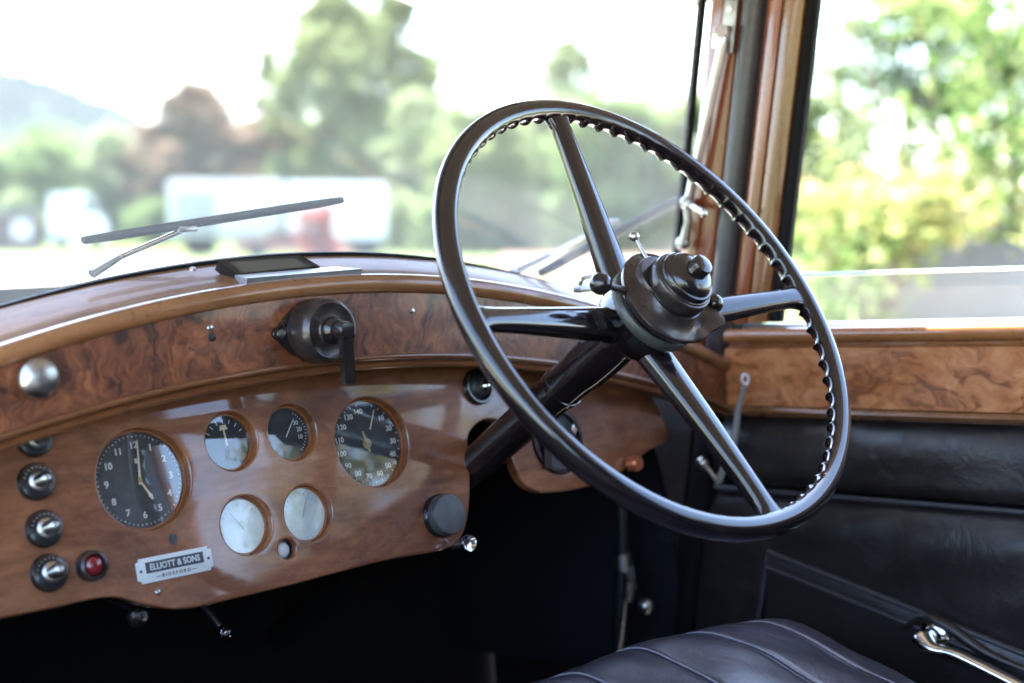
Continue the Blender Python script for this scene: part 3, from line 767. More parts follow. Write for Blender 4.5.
# ------------------------------------------------------------------ windscreen, stays and wipers
XS = 1.452
def ws_y(z): return YW - RAKE * z
ZT = .46
t = thing('windscreen', (XC, YW, .0), 'large raked windscreen pane in a thin dark frame', 'windscreen')
bm = bmesh.new(); secs = []
for x in xs(XL - .03, XS, 40): secs.append([(x, ws_y(z), z) for z in [z_ws(x) - .004 + (ZT - z_ws(x)) * k / 6 for k in range(7)]])
obj('glass', sweep(bm, secs, closed=False), M['glass'], t)
fr = []
for x in xs(XL - .03, XS, 50):
    z = z_ws(x); fr.append([(x, ws_y(z) + dy, z + dz) for dy, dz in ((-.006, -.006), (-.006, .0035), (.003, .0050), (.008, .003), (.008, -.006))])
bm = sweep(bmesh.new(), fr)
fr = [[(XS + dx, ws_y(z) + dy, z) for dx, dy in ((-.003, -.004), (.004, -.004), (.004, .006), (-.003, .006))] for z in xs(z_ws(XS) - .01, ZT, 12)]
sweep(bm, fr)
fr = [[(XL - .03 + dx, ws_y(z) + dy, z) for dx, dy in ((-.006, -.006), (.006, -.006), (.006, .008), (-.006, .008))] for z in xs(z_ws(XL) - .01, ZT, 12)]
sweep(bm, fr)
obj('frame', bm, M['seal'], t)

def stay_pt(u, v, X=1.425): return AX(u, v, X)
t = thing('screen_stay', stay_pt(726, 20), 'slim nickel windscreen stay rod bracketed to the wooden post', 'stay')
ptop, pbot = stay_pt(723, 42), stay_pt(689, 200)
obj('rod', tube(bmesh.new(), [ptop, ptop.lerp(pbot, .5), pbot], .0062, 18), M['nickel'], t)
b0 = stay_pt(730, 20, 1.436); dR = Vector((0, -RAKE, 1)).normalized(); rot = Matrix((Vector((1, 0, 0)), dR.cross(Vector((1, 0, 0))), dR)).transposed()
bm = bmesh.new(); box(bm, b0 + dR * -.008, .005, .021, .066, .0015, rot); obj('bracket', bm, M['steel'], t)
obj('screw', lathe(bmesh.new(), b0 + dR * .014 + Vector((-.0025, 0, 0)), (-1, 0, 0), [(.005, 0), (.0045, .0015), (0, .002)], 16), M['nickel'], t)
bm = lathe(bmesh.new(), stay_pt(721, 32), (-.8, -.6, 0), [(0, -.012), (.008, -.012), (.009, -.008), (.009, .008), (.008, .012), (0, .012)], 24)
tube(bm, [stay_pt(721, 34), stay_pt(719, 48)], [.0095, .0085], 18)
obj('clevis', bm, M['chrome'], t)
pj = stay_pt(687, 203)
bm = lathe(bmesh.new(), pj, (-.75, -.6, .1), [(0, -.012), (.0075, -.012), (.0085, -.006), (.0085, .008), (.006, .012), (0, .013)], 22)
tube(bm, [pj, stay_pt(688, 222), stay_pt(684, 246)], [.0075, .0065, .0095], 14, .6)
ball(bm, stay_pt(683, 243), .0095, 18)
obj('lower_joint', bm, M['nickel'], t)
bm = tube(bmesh.new(), [pj, stay_pt(703, 212, 1.40)], [.004, .0035], 10); ball(bm, stay_pt(704, 213, 1.40), .0058, 14)
obj('wing_nut', bm, M['chrome'], t)

def wiper(label, base, joint, end, b0, b1, Y, w, m):
    P_ = lambda q: AY(q[0], q[1], Y, -RAKE)
    pb, pj, pe, p0, p1 = (P_(q) for q in (base, joint, end, b0, b1))
    out = Vector((0, 0, 0))
    t = thing('windscreen_wiper', pb, label, 'wiper', 'windscreen wipers')
    obj('arm', tube(bmesh.new(), [pb + out, pb.lerp(pj, .6) + out, pj + out * 1.2], [.0085, .0072, .0056], 12, .55), M['steel'], t)
    obj('arm_rod', tube(bmesh.new(), [pj + out, pe + out], .0028, 10), M['chrome'], t)
    d = (p1 - p0).normalized(); n_ = Vector((0, -1, -RAKE)).normalized(); q = d.cross(n_)
    secs = []
    for k in range(9):
        c = p0.lerp(p1, k / 8); ww = w * (.8 if k in (0, 8) else 1)
        secs.append([c + q * ww + n_ * .000 + out, c + q * ww * .6 - n_ * .006 + out, c - q * ww * .6 - n_ * .006 + out, c - q * ww + out, c - q * ww * .3 + n_ * .004 + out, c + q * ww * .3 + n_ * .004 + out])
    bl = obj('blade', sweep(bmesh.new(), secs), m, t)
    bm = bmesh.new(); box(bm, pe + out * 1.3, .022, .010, .007, .002); obj('clip', bm, M['nickel'], bl)
wiper('long thin black wiper standing free in the left half of the windscreen', (92, 274), (120, 257), (186, 229), (84, 240.5), (342, 200), 1.262, .0046, M['blade'])
wiper('thick bluish metal wiper behind the steering wheel spoke', (514, 272), (548, 256), (612, 222), (541, 273), (690, 194), 1.262, .0066, M['blade_metal'])

# ------------------------------------------------------------------ windscreen post (A-post) with door seal
t = thing('windscreen_post', (1.45, 1.15, 0), 'reddish wooden windscreen post with a grey rubber seal strip', 'post')
def strip(prof, z0=-.9, z1=.47, n=24):
    """prof: (x, y at z=0) ring swept along the raked post"""
    return [[(x, y - RAKE * z, z) for x, y in prof] for z in xs(z0, z1, n)]
def rnd(prof): return prof
wood_prof = [(1.462, 1.213), (1.447, 1.2125), (1.4415, 1.208), (1.4395, 1.200), (1.4395, 1.188), (1.4415, 1.1865), (1.4395, 1.185), (1.4395, 1.168), (1.4415, 1.162), (1.447, 1.159), (1.462, 1.159)]
obj('wood_cover', sweep(bmesh.new(), strip(wood_prof, -.135)), M['post'], t)
rub = [(1.4475 + .0150 * cos(R(a)), 1.1425 + .0165 * sin(R(a))) for a in range(0, 360, 15)]
obj('rubber_strip', sweep(bmesh.new(), strip(rub, -.16)), M['rubber'], t)
obj('shaded_strip', sweep(bmesh.new(), strip(rub, -.9, -.162)), M['seal'], t)  # same rubber strip, coloured black below the waist in place of shade
obj('inner_post', sweep(bmesh.new(), strip([(1.52, 1.222), (1.458, 1.222), (1.458, 1.128), (1.52, 1.128)])), M['black'], t)
obj('shut_face', sweep(bmesh.new(), strip([(1.53, 1.127), (1.5135, 1.127), (1.5135, 1.10), (1.53, 1.10)], -.9, -.08)), M['black'], t)
kick = [(1.452, 1.64), (1.448, 1.64), (1.446, 1.170), (1.452, 1.168)]
obj('kick_panel', sweep(bmesh.new(), [[(x, y - (RAKE * z if y < 1.3 else 0), z) for x, y in kick] for z in xs(-.9, -.13, 8)]), M['leather'], t)

# ------------------------------------------------------------------ driver's door
door = thing('driver_door', (1.45, .6, -.85), 'driver door with burr walnut capping, black leather panels and a half lowered window', 'car door')
YR = -.25                                                   # rear edge of the door
def yfront(z): return 1.121 - RAKE * z
dp = [(1.462, 1.126), (1.4495, 1.125), (1.4425, 1.118), (1.4405, 1.108), (1.4425, 1.098), (1.4455, 1.0975), (1.4440, 1.094), (1.4455, 1.078), (1.451, 1.071), (1.462, 1.070)]
bm = sweep(bmesh.new(), strip(dp[:6] + [(1.462, 1.0975)], -.075, .47))
obj('frame_outer', bm, M['post'], door)
obj('frame_inner', sweep(bmesh.new(), strip([(1.462, 1.0970)] + [(1.4460, 1.0970)] + dp[6:], -.075, .47)), M['post_light'], door)
obj('glass_channel', sweep(bmesh.new(), strip([(1.462, 1.0705), (1.4555, 1.0705), (1.4525, 1.066), (1.4525, 1.055), (1.4545, 1.0525), (1.462, 1.0525)], -.075, .47)), M['seal'], door)
# header rail of the door frame
secs = [[(1.462, y, .40 + .0), (1.442, y, .402), (1.442, y, .445), (1.462, y, .447)] for y in xs(YR, 1.03, 6)]
obj('frame_header', sweep(bmesh.new(), secs), M['post'], door)
secs = [[(1.462, yy, z), (1.442, yy, z), (1.442, yy + .07, z), (1.462, yy + .07, z)] for yy, z in ((YR, -.075), (YR, .40))]
obj('frame_rear', sweep(bmesh.new(), secs), M['post'], door)
# sill rail, capping, bead : sections (x, z) swept along y
def dsweep(prof, m, name, yf=None, yr=YR, n=30, parent=door, wob=None):
    secs = []
    for k in range(n):
        t_ = k / (n - 1); sec = []
        for x, z in prof:
            y = yr + (yfront(z) - .003 - yr) * t_
            dx = wob(y, z) if wob and x < 1.452 else 0
            sec.append((x + dx, y, z))
        secs.append(sec)
    return obj(name, sweep(bmesh.new(), secs), m, parent)
def zx(v, X=1.43): return AX(900, v, X).z
zs = zx(326); z1 = zx(338); z2 = zx(347); z3 = zx(410); z4 = zx(422.5)
dsweep([(1.485, z1), (1.4635, z1), (1.4635, zs + .001), (1.4675, zs + .004), (1.485, zs + .004)], M['nickel'], 'sill_channel')
dsweep([(1.4630, z2 + .002), (1.4630, zs), (1.447, zs - .001)] + [(1.436 + .0105 * cos(R(a)) * 1.0, (zs + z1) / 2 - .002 + .0095 * sin(R(a))) for a in (70, 100, 130, 160, 190, 220, 250)] + [(1.441, z1 - .004), (1.441, z2 + .002)], M['door_rail'], 'sill_rail')
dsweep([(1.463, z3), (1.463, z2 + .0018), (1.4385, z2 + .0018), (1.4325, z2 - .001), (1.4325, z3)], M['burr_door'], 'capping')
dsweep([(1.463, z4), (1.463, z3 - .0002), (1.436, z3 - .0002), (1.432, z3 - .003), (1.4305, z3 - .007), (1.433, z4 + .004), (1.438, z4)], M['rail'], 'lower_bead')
random.seed(3)
# padded leather panels
def pad(z_hi, z_lo, x0, bulge, name, k=9, rise=.4):
    prof = [(1.463, z_lo), (1.463, z_hi), (x0, z_hi)]
    for i in range(1, k):
        t_ = i / k; prof.append((x0 - bulge * ((1 - (1 - min(1, t_ / rise)) ** 2) * (1 - max(0, (t_ - .75) / .25) ** 3)), z_hi + (z_lo - z_hi) * t_))
    prof.append((x0, z_lo))
    wob = lambda y, z: .0014 * sin(y * 23 + z * 40) * sin(z * 55 + 1) + .0010 * sin(y * 61 + z * 90)
    return dsweep(prof, M['leather'], name, n=60, wob=wob)
zA = z4 - .0005; zB = AX(930, 505, 1.44).z; zC = -.60
pad(zA, zB + .003, 1.453, .019, 'upper_pad', 20, .50)
pad(zB - .003, zC, 1.453, .019, 'lower_pad', 40, .16)
def piping(pts, r, name, m=M['piping'], parent=door): return obj(name, tube(bmesh.new(), pts, r, 10), m, parent)
piping([(1.4425, y, zB) for y in xs(YR, yfront(zB) - .004, 20)], .0034, 'piping')
# map pocket with a slanting top edge
pk = [AX(768, 553, 1.432), AX(850, 585, 1.430), AX(930, 617, 1.428), AX(1024, 655, 1.428)]
d_ = (pk[-1] - pk[0]).normalized(); pk.append(pk[-1] + d_ * .35)
lowz = -.80
secs = []
for i, p_ in enumerate(smooth_open(pk, 6)):
    secs.append([(p_.x + .012, p_.y, p_.z - .002), (p_.x, p_.y, p_.z), (p_.x - .003, p_.y, p_.z - .005), (p_.x - .004, p_.y + .0, p_.z - .02)] + [(p_.x - .006 - .004 * sin(k), p_.y, p_.z - .03 - k * (p_.z - .03 - lowz) / 6) for k in range(1, 6)] + [(p_.x + .012, p_.y, lowz)])
obj('map_pocket', sweep(bmesh.new(), secs), M['leather'], door)
piping([p_ + Vector((-.001, 0, .0015)) for p_ in smooth_open(pk, 6)], .0036, 'piping')
piping([p_ + Vector((-.0045, 0, -.017)) for p_ in smooth_open(pk, 6)], .0026, 'piping')
p0 = AX(768, 553, 1.432); piping([p0, p0 + Vector((-.002, .012, -.06)), p0 + Vector((-.002, .05, -.2))], .0032, 'piping')
# glass, half lowered
g0, g1 = AX(800, 275, 1.476), AX(1024, 268, 1.476)
sl = (g0.z - g1.z) / (g0.y - g1.y); ga = g0.z + sl * (1.075 - g0.y); gb = g0.z + sl * (YR - g0.y)
bm = bmesh.new(); v = [bm.verts.new(q) for q in ((1.476, 1.075, zs - .01), (1.476, YR + .03, zs - .01), (1.476, YR + .03, gb), (1.476, 1.075, ga))]; bm.faces.new(v)
dg_ = obj('glass', bm, M['doorglass'], door)
obj('top_edge', tube(bmesh.new(), [(1.476, 1.075, ga), (1.476, YR + .03, gb)], .0024, 8), M['edge'], dg_)
# outer skin
dsweep([(1.486, zs + .003), (1.500, zs), (1.512, -.3), (1.508, -.88), (1.47, -.88), (1.464, -.6), (1.464, zs - .02)], M['paint'], 'outer_skin', n=8)
# door handle
p = AX(926, 640, 1.405)
obj('lock_rose', lathe(bmesh.new(), Vector((1.426, p.y, p.z)), (-1, 0, 0), [(.020, -.006), (.020, .003), (.017, .007), (.0125, .009), (.0115, .016), (0, .017)], 40), M['chrome'], door)
e1 = AX(960, 656, 1.400); e2 = AX(1032, 692, 1.402)
pp = smooth_open([Vector((1.404, p.y + .004, p.z + .002)), Vector((1.398, p.y - .012, p.z - .006)), e1, e2], 6)
h = obj('handle', tube(bmesh.new(), pp, [.013 - .0065 * min(1, i / 9) + .0015 * (i / (len(pp) - 1)) for i in range(len(pp))], 22, .75), M['chrome'], door)
# fold of leather above the handle
fp = smooth_open([AX(905, 628, 1.424), AX(925, 618, 1.424), AX(950, 628, 1.424), AX(985, 652, 1.424), AX(1030, 672, 1.424)], 6)
obj('leather_fold', tube(bmesh.new(), fp, [.003 + .004 * sin(pi * i / (len(fp) - 1)) for i in range(len(fp))], 12), M['leather'], door)
# door hinge lever on the front edge
a_, b_, c_ = AX(745, 379, 1.385), AX(738, 412, 1.392), AX(733, 445, 1.40)
t = thing('vent_lever', c_ + Vector((.03, .03, -.06)), 'slender chrome lever with a ring end in front of the door capping', 'lever')
lp = smooth_open([a_ + Vector((0, 0, -.006)), b_, c_, c_ + Vector((.01, .035, -.05))], 6)
obj('shaft', tube(bmesh.new(), lp, [.0036 + .0014 * min(1, i / 12) for i in range(len(lp))], 14, .7), M['bright'], t)
bm = lathe(bmesh.new(), a_, (-.55, -.8, 0), [(.0038, -.002), (.0075, -.002), (.0075, .002), (.0038, .002)], 24, .75, close=True)
obj('ring_end', bm, M['bright'], t)
p = AX(703, 463, 1.41); obj('pivot', ball(bmesh.new(), p, .0085, 18), M['nickel'], t)
obj('link', tube(bmesh.new(), [p, c_ + Vector((.01, .035, -.05))], .004, 10), M['nickel'], t)

# ------------------------------------------------------------------ front seat
seat = thing('front_seat', (1.0, .6, -.75), 'navy black leather driver seat cushion with lengthwise stitched pleats', 'seat')
SX0, SX1, SYF, SYB = .70, 1.275, .995, .20
seams = [.74, .82, .915, 1.012, 1.108, 1.196, 1.262]
def seat_z(x, y):
    tx = (x - (SX0 + SX1) / 2) / ((SX1 - SX0) / 2); ty = (y - SYF)
    z = -.366 - .030 * abs(tx) ** 3.2 - .022 * abs(tx) ** 14
    f = max(0, (y - (SYF - .10)) / .10); z -= .030 * f ** 2.4
    g = max(0, .93 - y); z -= .34 * g * g / (g + .05)
    for k in seams: z -= .0030 * math.exp(-((x - k - .012 * (y - .9)) / .0045) ** 2)
    # soft billow between the seams
    for k0, k1 in zip(seams, seams[1:]):
        if k0 < x < k1: z += .0018 * sin(pi * (x - k0) / (k1 - k0))
    z += .0014 * sin(x * 37 + y * 21) + .0012 * sin(y * 53 - x * 17) + .0008 * sin(x * 71 + y * 64)
    return z
bm = bmesh.new(); NX, NY = 190, 60; grid = []
for j in range(NY + 1):
    y = SYB + (SYF - SYB) * j / NY
    grid.append([bm.verts.new((x, y, seat_z(x, y))) for x in xs(SX0, SX1, NX)])
for j in range(NY):
    for i in range(NX - 1): bm.faces.new((grid[j][i], grid[j][i + 1], grid[j + 1][i + 1], grid[j + 1][i]))
# rolled front and sides
def skirt(edge, d):
    prev = edge
    for (o_, dz) in ((.008, -.006), (.013, -.018), (.014, -.04), (.010, -.10), (.006, -.20)):
        cur = [bm.verts.new(v.co + d * o_ + Vector((0, 0, dz))) for v in edge]
        for i in range(len(edge) - 1): bm.faces.new((prev[i], prev[i + 1], cur[i + 1], cur[i]))
        prev = cur
skirt(grid[-1], Vector((0, 1, 0))); skirt([r_[-1] for r_ in grid], Vector((1, 0, 0))); skirt([r_[0] for r_ in grid], Vector((-1, 0, 0)))
cush = obj('cushion', bm, M['seat'], seat, smooth=80)
for k in seams[1:-1]:
    bm = bmesh.new()
    tube(bm, [(k + .012 * (y - .9) + .004, y, seat_z(k + .012 * (y - .9) + .004, y) + .0004) for y in xs(SYB, SYF - .004, 60)], .0010, 6)
    obj('seam', bm, M['stitch'], cush)
pts = [(SX1 - .006 + .004 * sin(y * 9), y, seat_z(SX1 - .006, y) + .001) for y in xs(SYB, SYF - .02, 40)]
obj('edge_piping', tube(bmesh.new(), pts, .0022, 8), M['piping'], cush)
bm = bmesh.new(); box(bm, (.9875, .10, -.07), .56, .13, .70, .04, Matrix.Rotation(R(10), 3, 'X')); obj('backrest', bm, M['seat'], seat)
bm = bmesh.new(); box(bm, (.9875, .58, -.80), .52, .68, .16, .01); obj('seat_frame', bm, M['black'], seat)

# ------------------------------------------------------------------ hand lever in the footwell
HX = 1.36
a_, b_ = AX(623, 562, HX), AX(617, 690, HX)
t = thing('hand_lever', b_, 'tall black hand lever with chrome fittings in the dark footwell', 'lever')
top_ = AX(622, 500, HX)
obj('shaft', tube(bmesh.new(), [b_ + Vector((0, .05, -.2)), b_, a_, top_], [.008, .008, .009, .007], 16), M['black'], t)
obj('collar', lathe(bmesh.new(), a_, (0, .05, 1), [(.0095, -.012), (.012, -.010), (.012, .010), (.0095, .012)], 24), M['nickel'], t)
k_ = AX(630, 586, HX - .02); obj('catch', tube(bmesh.new(), [a_ + Vector((.004, -.008, -.008)), k_, k_ + Vector((-.004, 0, -.02))], [.005, .0085, .004], 14), M['nickel'], t)
k_ = AX(646, 606, HX - .01); obj('release_knob', ball(bmesh.new(), k_, .0105), M['nickel'], t)
obj('cable', tube(bmesh.new(), [AX(625, 600, HX - .02), AX(622, 630, HX - .02), AX(618, 655, HX - .02)], .003, 8), M['nickel'], t)

# ------------------------------------------------------------------ car body (shell round the camera's side, roof, floor, bulkhead)
body = thing('saloon_shell', (XC, 0, -.9), 'black vintage saloon body with cloth headlining and dark footwell', 'car body')
bm = bmesh.new()
box(bm, (XC, 1.66, -.45), 1.30, .03, .95); obj('bulkhead', bm, M['matt'], body)
bm = bmesh.new(); box(bm, (XC, .2, -.90), 1.22, 3.0, .04); obj('floor', bm, M['matt'], body)
bm = bmesh.new(); box(bm, (.235, 1.42, -.5), .03, .50, .86); obj('side_panel', bm, M['leather'], body)
# scuttle and bonnet outside the windscreen
secs = []
for y, dz, w in ((1.245, -.012, .60), (1.40, -.035, .56), (1.66, -.05, .52), (2.2, -.055, .44), (2.75, -.06, .36)):
    secs.append([(XC + w * math.sin(R(a)) * 1.0, y, -.55 + (.55 + .036 + dz) * max(0.0, cos(R(a))) ** .55 if abs(a) < 90 else -.55) for a in range(-90, 91, 6)])
obj('bonnet', sweep(bmesh.new(), secs, closed=False), M['paint'], body)
# roof with headlining
def roof_z(x, y): return .475 - .10 * ((x - XC) / .62) ** 2 - .05 * max(0, (-.6 - y)) ** 1.5
bm = bmesh.new(); lo = []; hi = []
ys_ = xs(-1.75, 1.135, 24); xr = xs(.235, 1.475, 20)
gl = [[bm.verts.new((x, y, roof_z(x, y))) for x in xr] for y in ys_]
for j in range(len(ys_) - 1):
    for i in range(len(xr) - 1): bm.faces.new((gl[j][i], gl[j][i + 1], gl[j + 1][i + 1], gl[j + 1][i]))
obj('headlining', bm, M['headlining'], body)
bm = bmesh.new()
gl = [[bm.verts.new((x, y, roof_z(x, y) + .03)) for x in xs(.22, 1.49, 20)] for y in xs(-1.8, 1.15, 24)]
for j in range(23):
    for i in range(19): bm.faces.new((gl[j][i], gl[j][i + 1], gl[j + 1][i + 1], gl[j + 1][i]))
obj('roof', bm, M['paint'], body)
bm = bmesh.new(); sweep(bm, [[(x, 1.136, .462 - .10 * ((x - XC) / .62) ** 2), (x, 1.136, .485 - .10 * ((x - XC) / .62) ** 2), (x, 1.55, .450 - .10 * ((x - XC) / .62) ** 2), (x, 1.55, .444 - .10 * ((x - XC) / .62) ** 2)] for x in xs(.215, 1.50, 20)]); obj('sun_blocker', bm, M['paint'], body)  # unseen visor added to keep direct sun off dash and windscreen
# rear body: back panel with small window opening, right rear quarter, left lower rear side
bm = bmesh.new()
for c_, sx, sz in (((XC, -1.77, -.42), 1.24, 1.0), ((.33, -1.77, .22), .22, .3), ((1.35, -1.77, .22), .22, .3), ((XC, -1.77, .36), .82, .12)): box(bm, c_, sx, .03, sz)
obj('rear_panel', bm, M['headlining'], body)
bm = bmesh.new()
for X in (1.46, .235): box(bm, (X, -.87, -.50), .03, 1.76, .84)
box(bm, (.235, .59, -.56), .03, 1.16, .72)  # left sill panel added out of view to darken the footwell
for X in (1.46,): box(bm, (X, -.335, .16), .03, .16, .48)
box(bm, (.235, -.35, .16), .03, .14, .48)
for X in (1.46, .235): box(bm, (X, -1.52, .16), .03, .46, .48); box(bm, (X, -.3, .385), .028, 2.5, .03)
obj('side_wall', bm, M['headlining'], body)

# ------------------------------------------------------------------ move the car onto its slope
for o in CAR_THINGS: o.matrix_basis = CAR2WORLD @ o.matrix_basis

# ================================================================== outside
def W(u, dist, z=0.0):
    a = R(42.985) + math.atan((u - 512) / FPX); return Vector((sin(a) * dist, cos(a) * dist, z))
def hgt(v, dist): return EYE + (215 - v) / FPX * dist
def pxm(px, dist): return px / FPX * dist

bm = bmesh.new()
rs = [0, 3, 8, 16, 30, 50, 80, 130, 220, 400, 800, 1600, 3500, 6500]; NA = 72; rings = [[bm.verts.new((0, 0, -.12))]]
for r_ in rs[1:]: rings.append([bm.verts.new((r_ * cos(2 * pi * i / NA), r_ * sin(2 * pi * i / NA), -.12 + (0 if r_ < 20 else random.uniform(-.04, .04) * min(1, r_ / 60)))) for i in range(NA)])
for i in range(NA): bm.faces.new((rings[0][0], rings[1][i], rings[1][(i + 1) % NA]))
for p_, q_ in zip(rings[1:], rings[2:]):
    for i in range(NA): bm.faces.new((p_[i], q_[i], q_[(i + 1) % NA], p_[(i + 1) % NA]))
tag(obj('ground', bm, ground('meadow_grass', [(.055, .085, .028), (.085, .115, .042), (.14, .15, .075)], .35), car=False), 'mown pale meadow around the car', 'ground', kind='structure')

def strip_ground(name, near, far, u0, u1, m, z, label, cat):
    bm = bmesh.new(); a = []; b = []
    for k in range(25):
        u = u0 + (u1 - u0) * k / 24
        a.append(bm.verts.new(W(u, near * (1 + .03 * sin(k * 1.3)), z))); b.append(bm.verts.new(W(u, far * (1 + .03 * sin(k * .9 + 1)), z)))
    for i in range(24): bm.faces.new((a[i], a[i + 1], b[i + 1], b[i]))
    tag(obj(name, bm, m, car=False), label, cat, kind='structure')
gravel = ground('pale_gravel', [(.20, .185, .16), (.26, .24, .21), (.32, .30, .265)], 1.2)
dirt_or_veil = ground('reddish_dirt', [(.13, .088, .062), (.17, .12, .085), (.21, .155, .115)], .8)
bm = bmesh.new(); lathe(bm, (0, 0, -.06), (0, 0, 1), [(0, 0), (9, 0), (9.4, -.03)], 64)  # unseen pale disc added to bounce light into the car
tag(obj('reflector', bm, ground('reflector_gravel', [(.34, .31, .27), (.42, .39, .34), (.50, .47, .41)], 3.), car=False), 'pale gravel forecourt added unseen under the car to bounce light inside', 'reflector', kind='structure')
strip_ground('gravel_track', 34, 46, -700, 470, gravel, -.05, 'pale gravel track crossing the meadow', 'track')
strip_ground('dirt_yard', 38, 70, 500, 740, dirt_or_veil, -.05, 'bare reddish yard beyond the right wiper', 'yard')

# hill
bm = bmesh.new()
ridge = [(-520, 120), (-420, 96), (-300, 70), (-180, 52), (-80, 58), (0, 74), (50, 86), (100, 100), (150, 124), (195, 158), (235, 190), (300, 207), (420, 211)]
D0, D1 = 2300, 3300; cols_ = []
def rv(u):
    for (a, b), (c_, d) in zip(ridge, ridge[1:]):
        if a <= u <= c_: return b + (d - b) * (u - a) / (c_ - a)
    return 212
us = xs(-520, 420, 140)
for u in us:
    h_ = max(2, hgt(rv(u), D1)) + 10 * sin(u * .11) * .5 + random.uniform(-3, 3)
    cols_.append([bm.verts.new(W(u, D0 + (D1 - D0) * t_, h_ * (t_ ** 1.2) * (1 + .03 * random.uniform(-1, 1)) - 3)) for t_ in xs(0, 1, 12)] + [bm.verts.new(W(u, D1 + 700, -3))])
for p_, q_ in zip(cols_, cols_[1:]):
    for k in range(len(p_) - 1): bm.faces.new((p_[k], p_[k + 1], q_[k + 1], q_[k]))
tag(obj('hill', bm, ground('hill_forest', [(.006, .010, .010), (.009, .014, .012), (.013, .019, .016)], .004), car=False), 'hazy wooded hillside far beyond the trees', 'hill', kind='structure')

# ---- trees
BARK = simple('bark', (.10, .075, .055), .9, 0, .4, 6, 0, .4)
LEAF = dict(
    green=leafmat('leaf_green', [(.065, .105, .042), (.095, .14, .055), (.13, .17, .07)]),
    pale=leafmat('leaf_pale', [(.105, .135, .07), (.14, .17, .09), (.18, .205, .12)]),
    grey=leafmat('leaf_grey_green', [(.085, .115, .05), (.12, .15, .065), (.16, .185, .09)]),
    copper=leafmat('leaf_copper', [(.085, .056, .042), (.12, .082, .06), (.15, .12, .08)]),
    red=leafmat('leaf_red', [(.15, .055, .055), (.19, .075, .07), (.22, .11, .09)]),
    yellow=leafmat('leaf_yellow', [(.12, .17, .05), (.24, .27, .09), (.36, .34, .13), (.42, .31, .16)], .5, .85),
    vine=leafmat('leaf_vine', [(.07, .12, .04), (.11, .17, .055), (.17, .22, .08), (.27, .29, .12)], .5, 1.1),
)
def leaves(bm, clumps, per, size, rnd_):
    """leaf-sized faces scattered through a set of clump ellipsoids"""
    for c, rx, rz in clumps:
        k = max(6, int(per * rx * rx * rz / .5)) if per > 0 else -per
        for _ in range(k):
            while True:
                d = Vector((rnd_.uniform(-1, 1), rnd_.uniform(-1, 1), rnd_.uniform(-1, 1)))
                if .15 < d.length < 1: break
            p = c + Vector((d.x * rx, d.y * rx, d.z * rz)); s_ = size * rnd_.uniform(.6, 1.35)
            a = Vector((rnd_.gauss(0, 1), rnd_.gauss(0, 1), rnd_.gauss(0, .6))).normalized(); b = a.cross(Vector((rnd_.gauss(0, .5), rnd_.gauss(0, .5), 1))).normalized()
            v = [bm.verts.new(p + a * s_ * e_ + b * s_ * f_) for e_, f_ in ((-.6, 0), (-.1, -.38), (.6, 0), (-.1, .38))]
            bm.faces.new(v)
def tree(name, pos, h, w, m, label, cat='tree', seed=1, group=None, trunk=.25, shape='round', per=None, size=.3, nclump=34, total=5200):
    rn = random.Random(seed)
    t = thing(name, pos, label, cat, group, car=False)
    h0 = h * trunk; clumps = []; limbs = []; nclump = int(nclump * 1.9)
    for i in range(nclump):
        f = rn.random() ** .9; z = h0 + (h - h0) * f
        if shape == 'round': prof = math.sqrt(max(.05, 1 - (2 * f - .85) ** 2 * .8))
        elif shape == 'cone': prof = max(.12, 1 - f * .9)
        elif shape == 'tall': prof = (.55 + .45 * sin(pi * min(1, f * 1.1 + .1))) * (1 if f < .8 else (1.02 - f) * 4.5)
        else: prof = .9 * math.sqrt(max(.1, 1 - f * f * .8))
        a = rn.uniform(0, 2 * pi); r_ = w * .5 * prof * math.sqrt(rn.uniform(.05, 1))
        cr = w * rn.uniform(.055, .14)
        c = Vector(pos) + Vector((cos(a) * r_, sin(a) * r_, z)); clumps.append((c, cr, cr * rn.uniform(.6, .95))); limbs.append(c)
    bm = bmesh.new(); vol = sum(c[1] ** 2 * c[2] for c in clumps)
    for c in clumps: leaves(bm, [c], -int(total * c[1] ** 2 * c[2] / vol) - 5, size, rn)
    for c in rn.sample(clumps, len(clumps) // 2): leaves(bm, [(c[0], c[1] * 2.4, c[2] * 2.4)], -int(total * .9 / len(clumps)), size, rn)
    bm_t = bmesh.new(); base = Vector(pos); rt = max(.08, h * .018)
    topv = base + Vector((w * .03, 0, h * .85))
    tube(bm_t, [base + Vector((0, 0, -.3)), base + Vector((.05 * w * .2, 0, h * .3)), base + Vector((-.02 * w, .02 * w, h * .6)), topv], [rt * 1.4, rt, rt * .6, rt * .15], 10)
    for c in limbs[::5]:
        f = rn.uniform(.25, .6); s_ = base + Vector((0, 0, h * f)); mid = s_.lerp(c, .5) + Vector((0, 0, .04 * h))
        tube(bm_t, [s_, mid, c], [rt * .45, rt * .28, rt * .08], 6)
    obj('trunk', bm_t, BARK, t, car=False); obj('crown', bm, m, t, smooth=None, car=False)
    return t

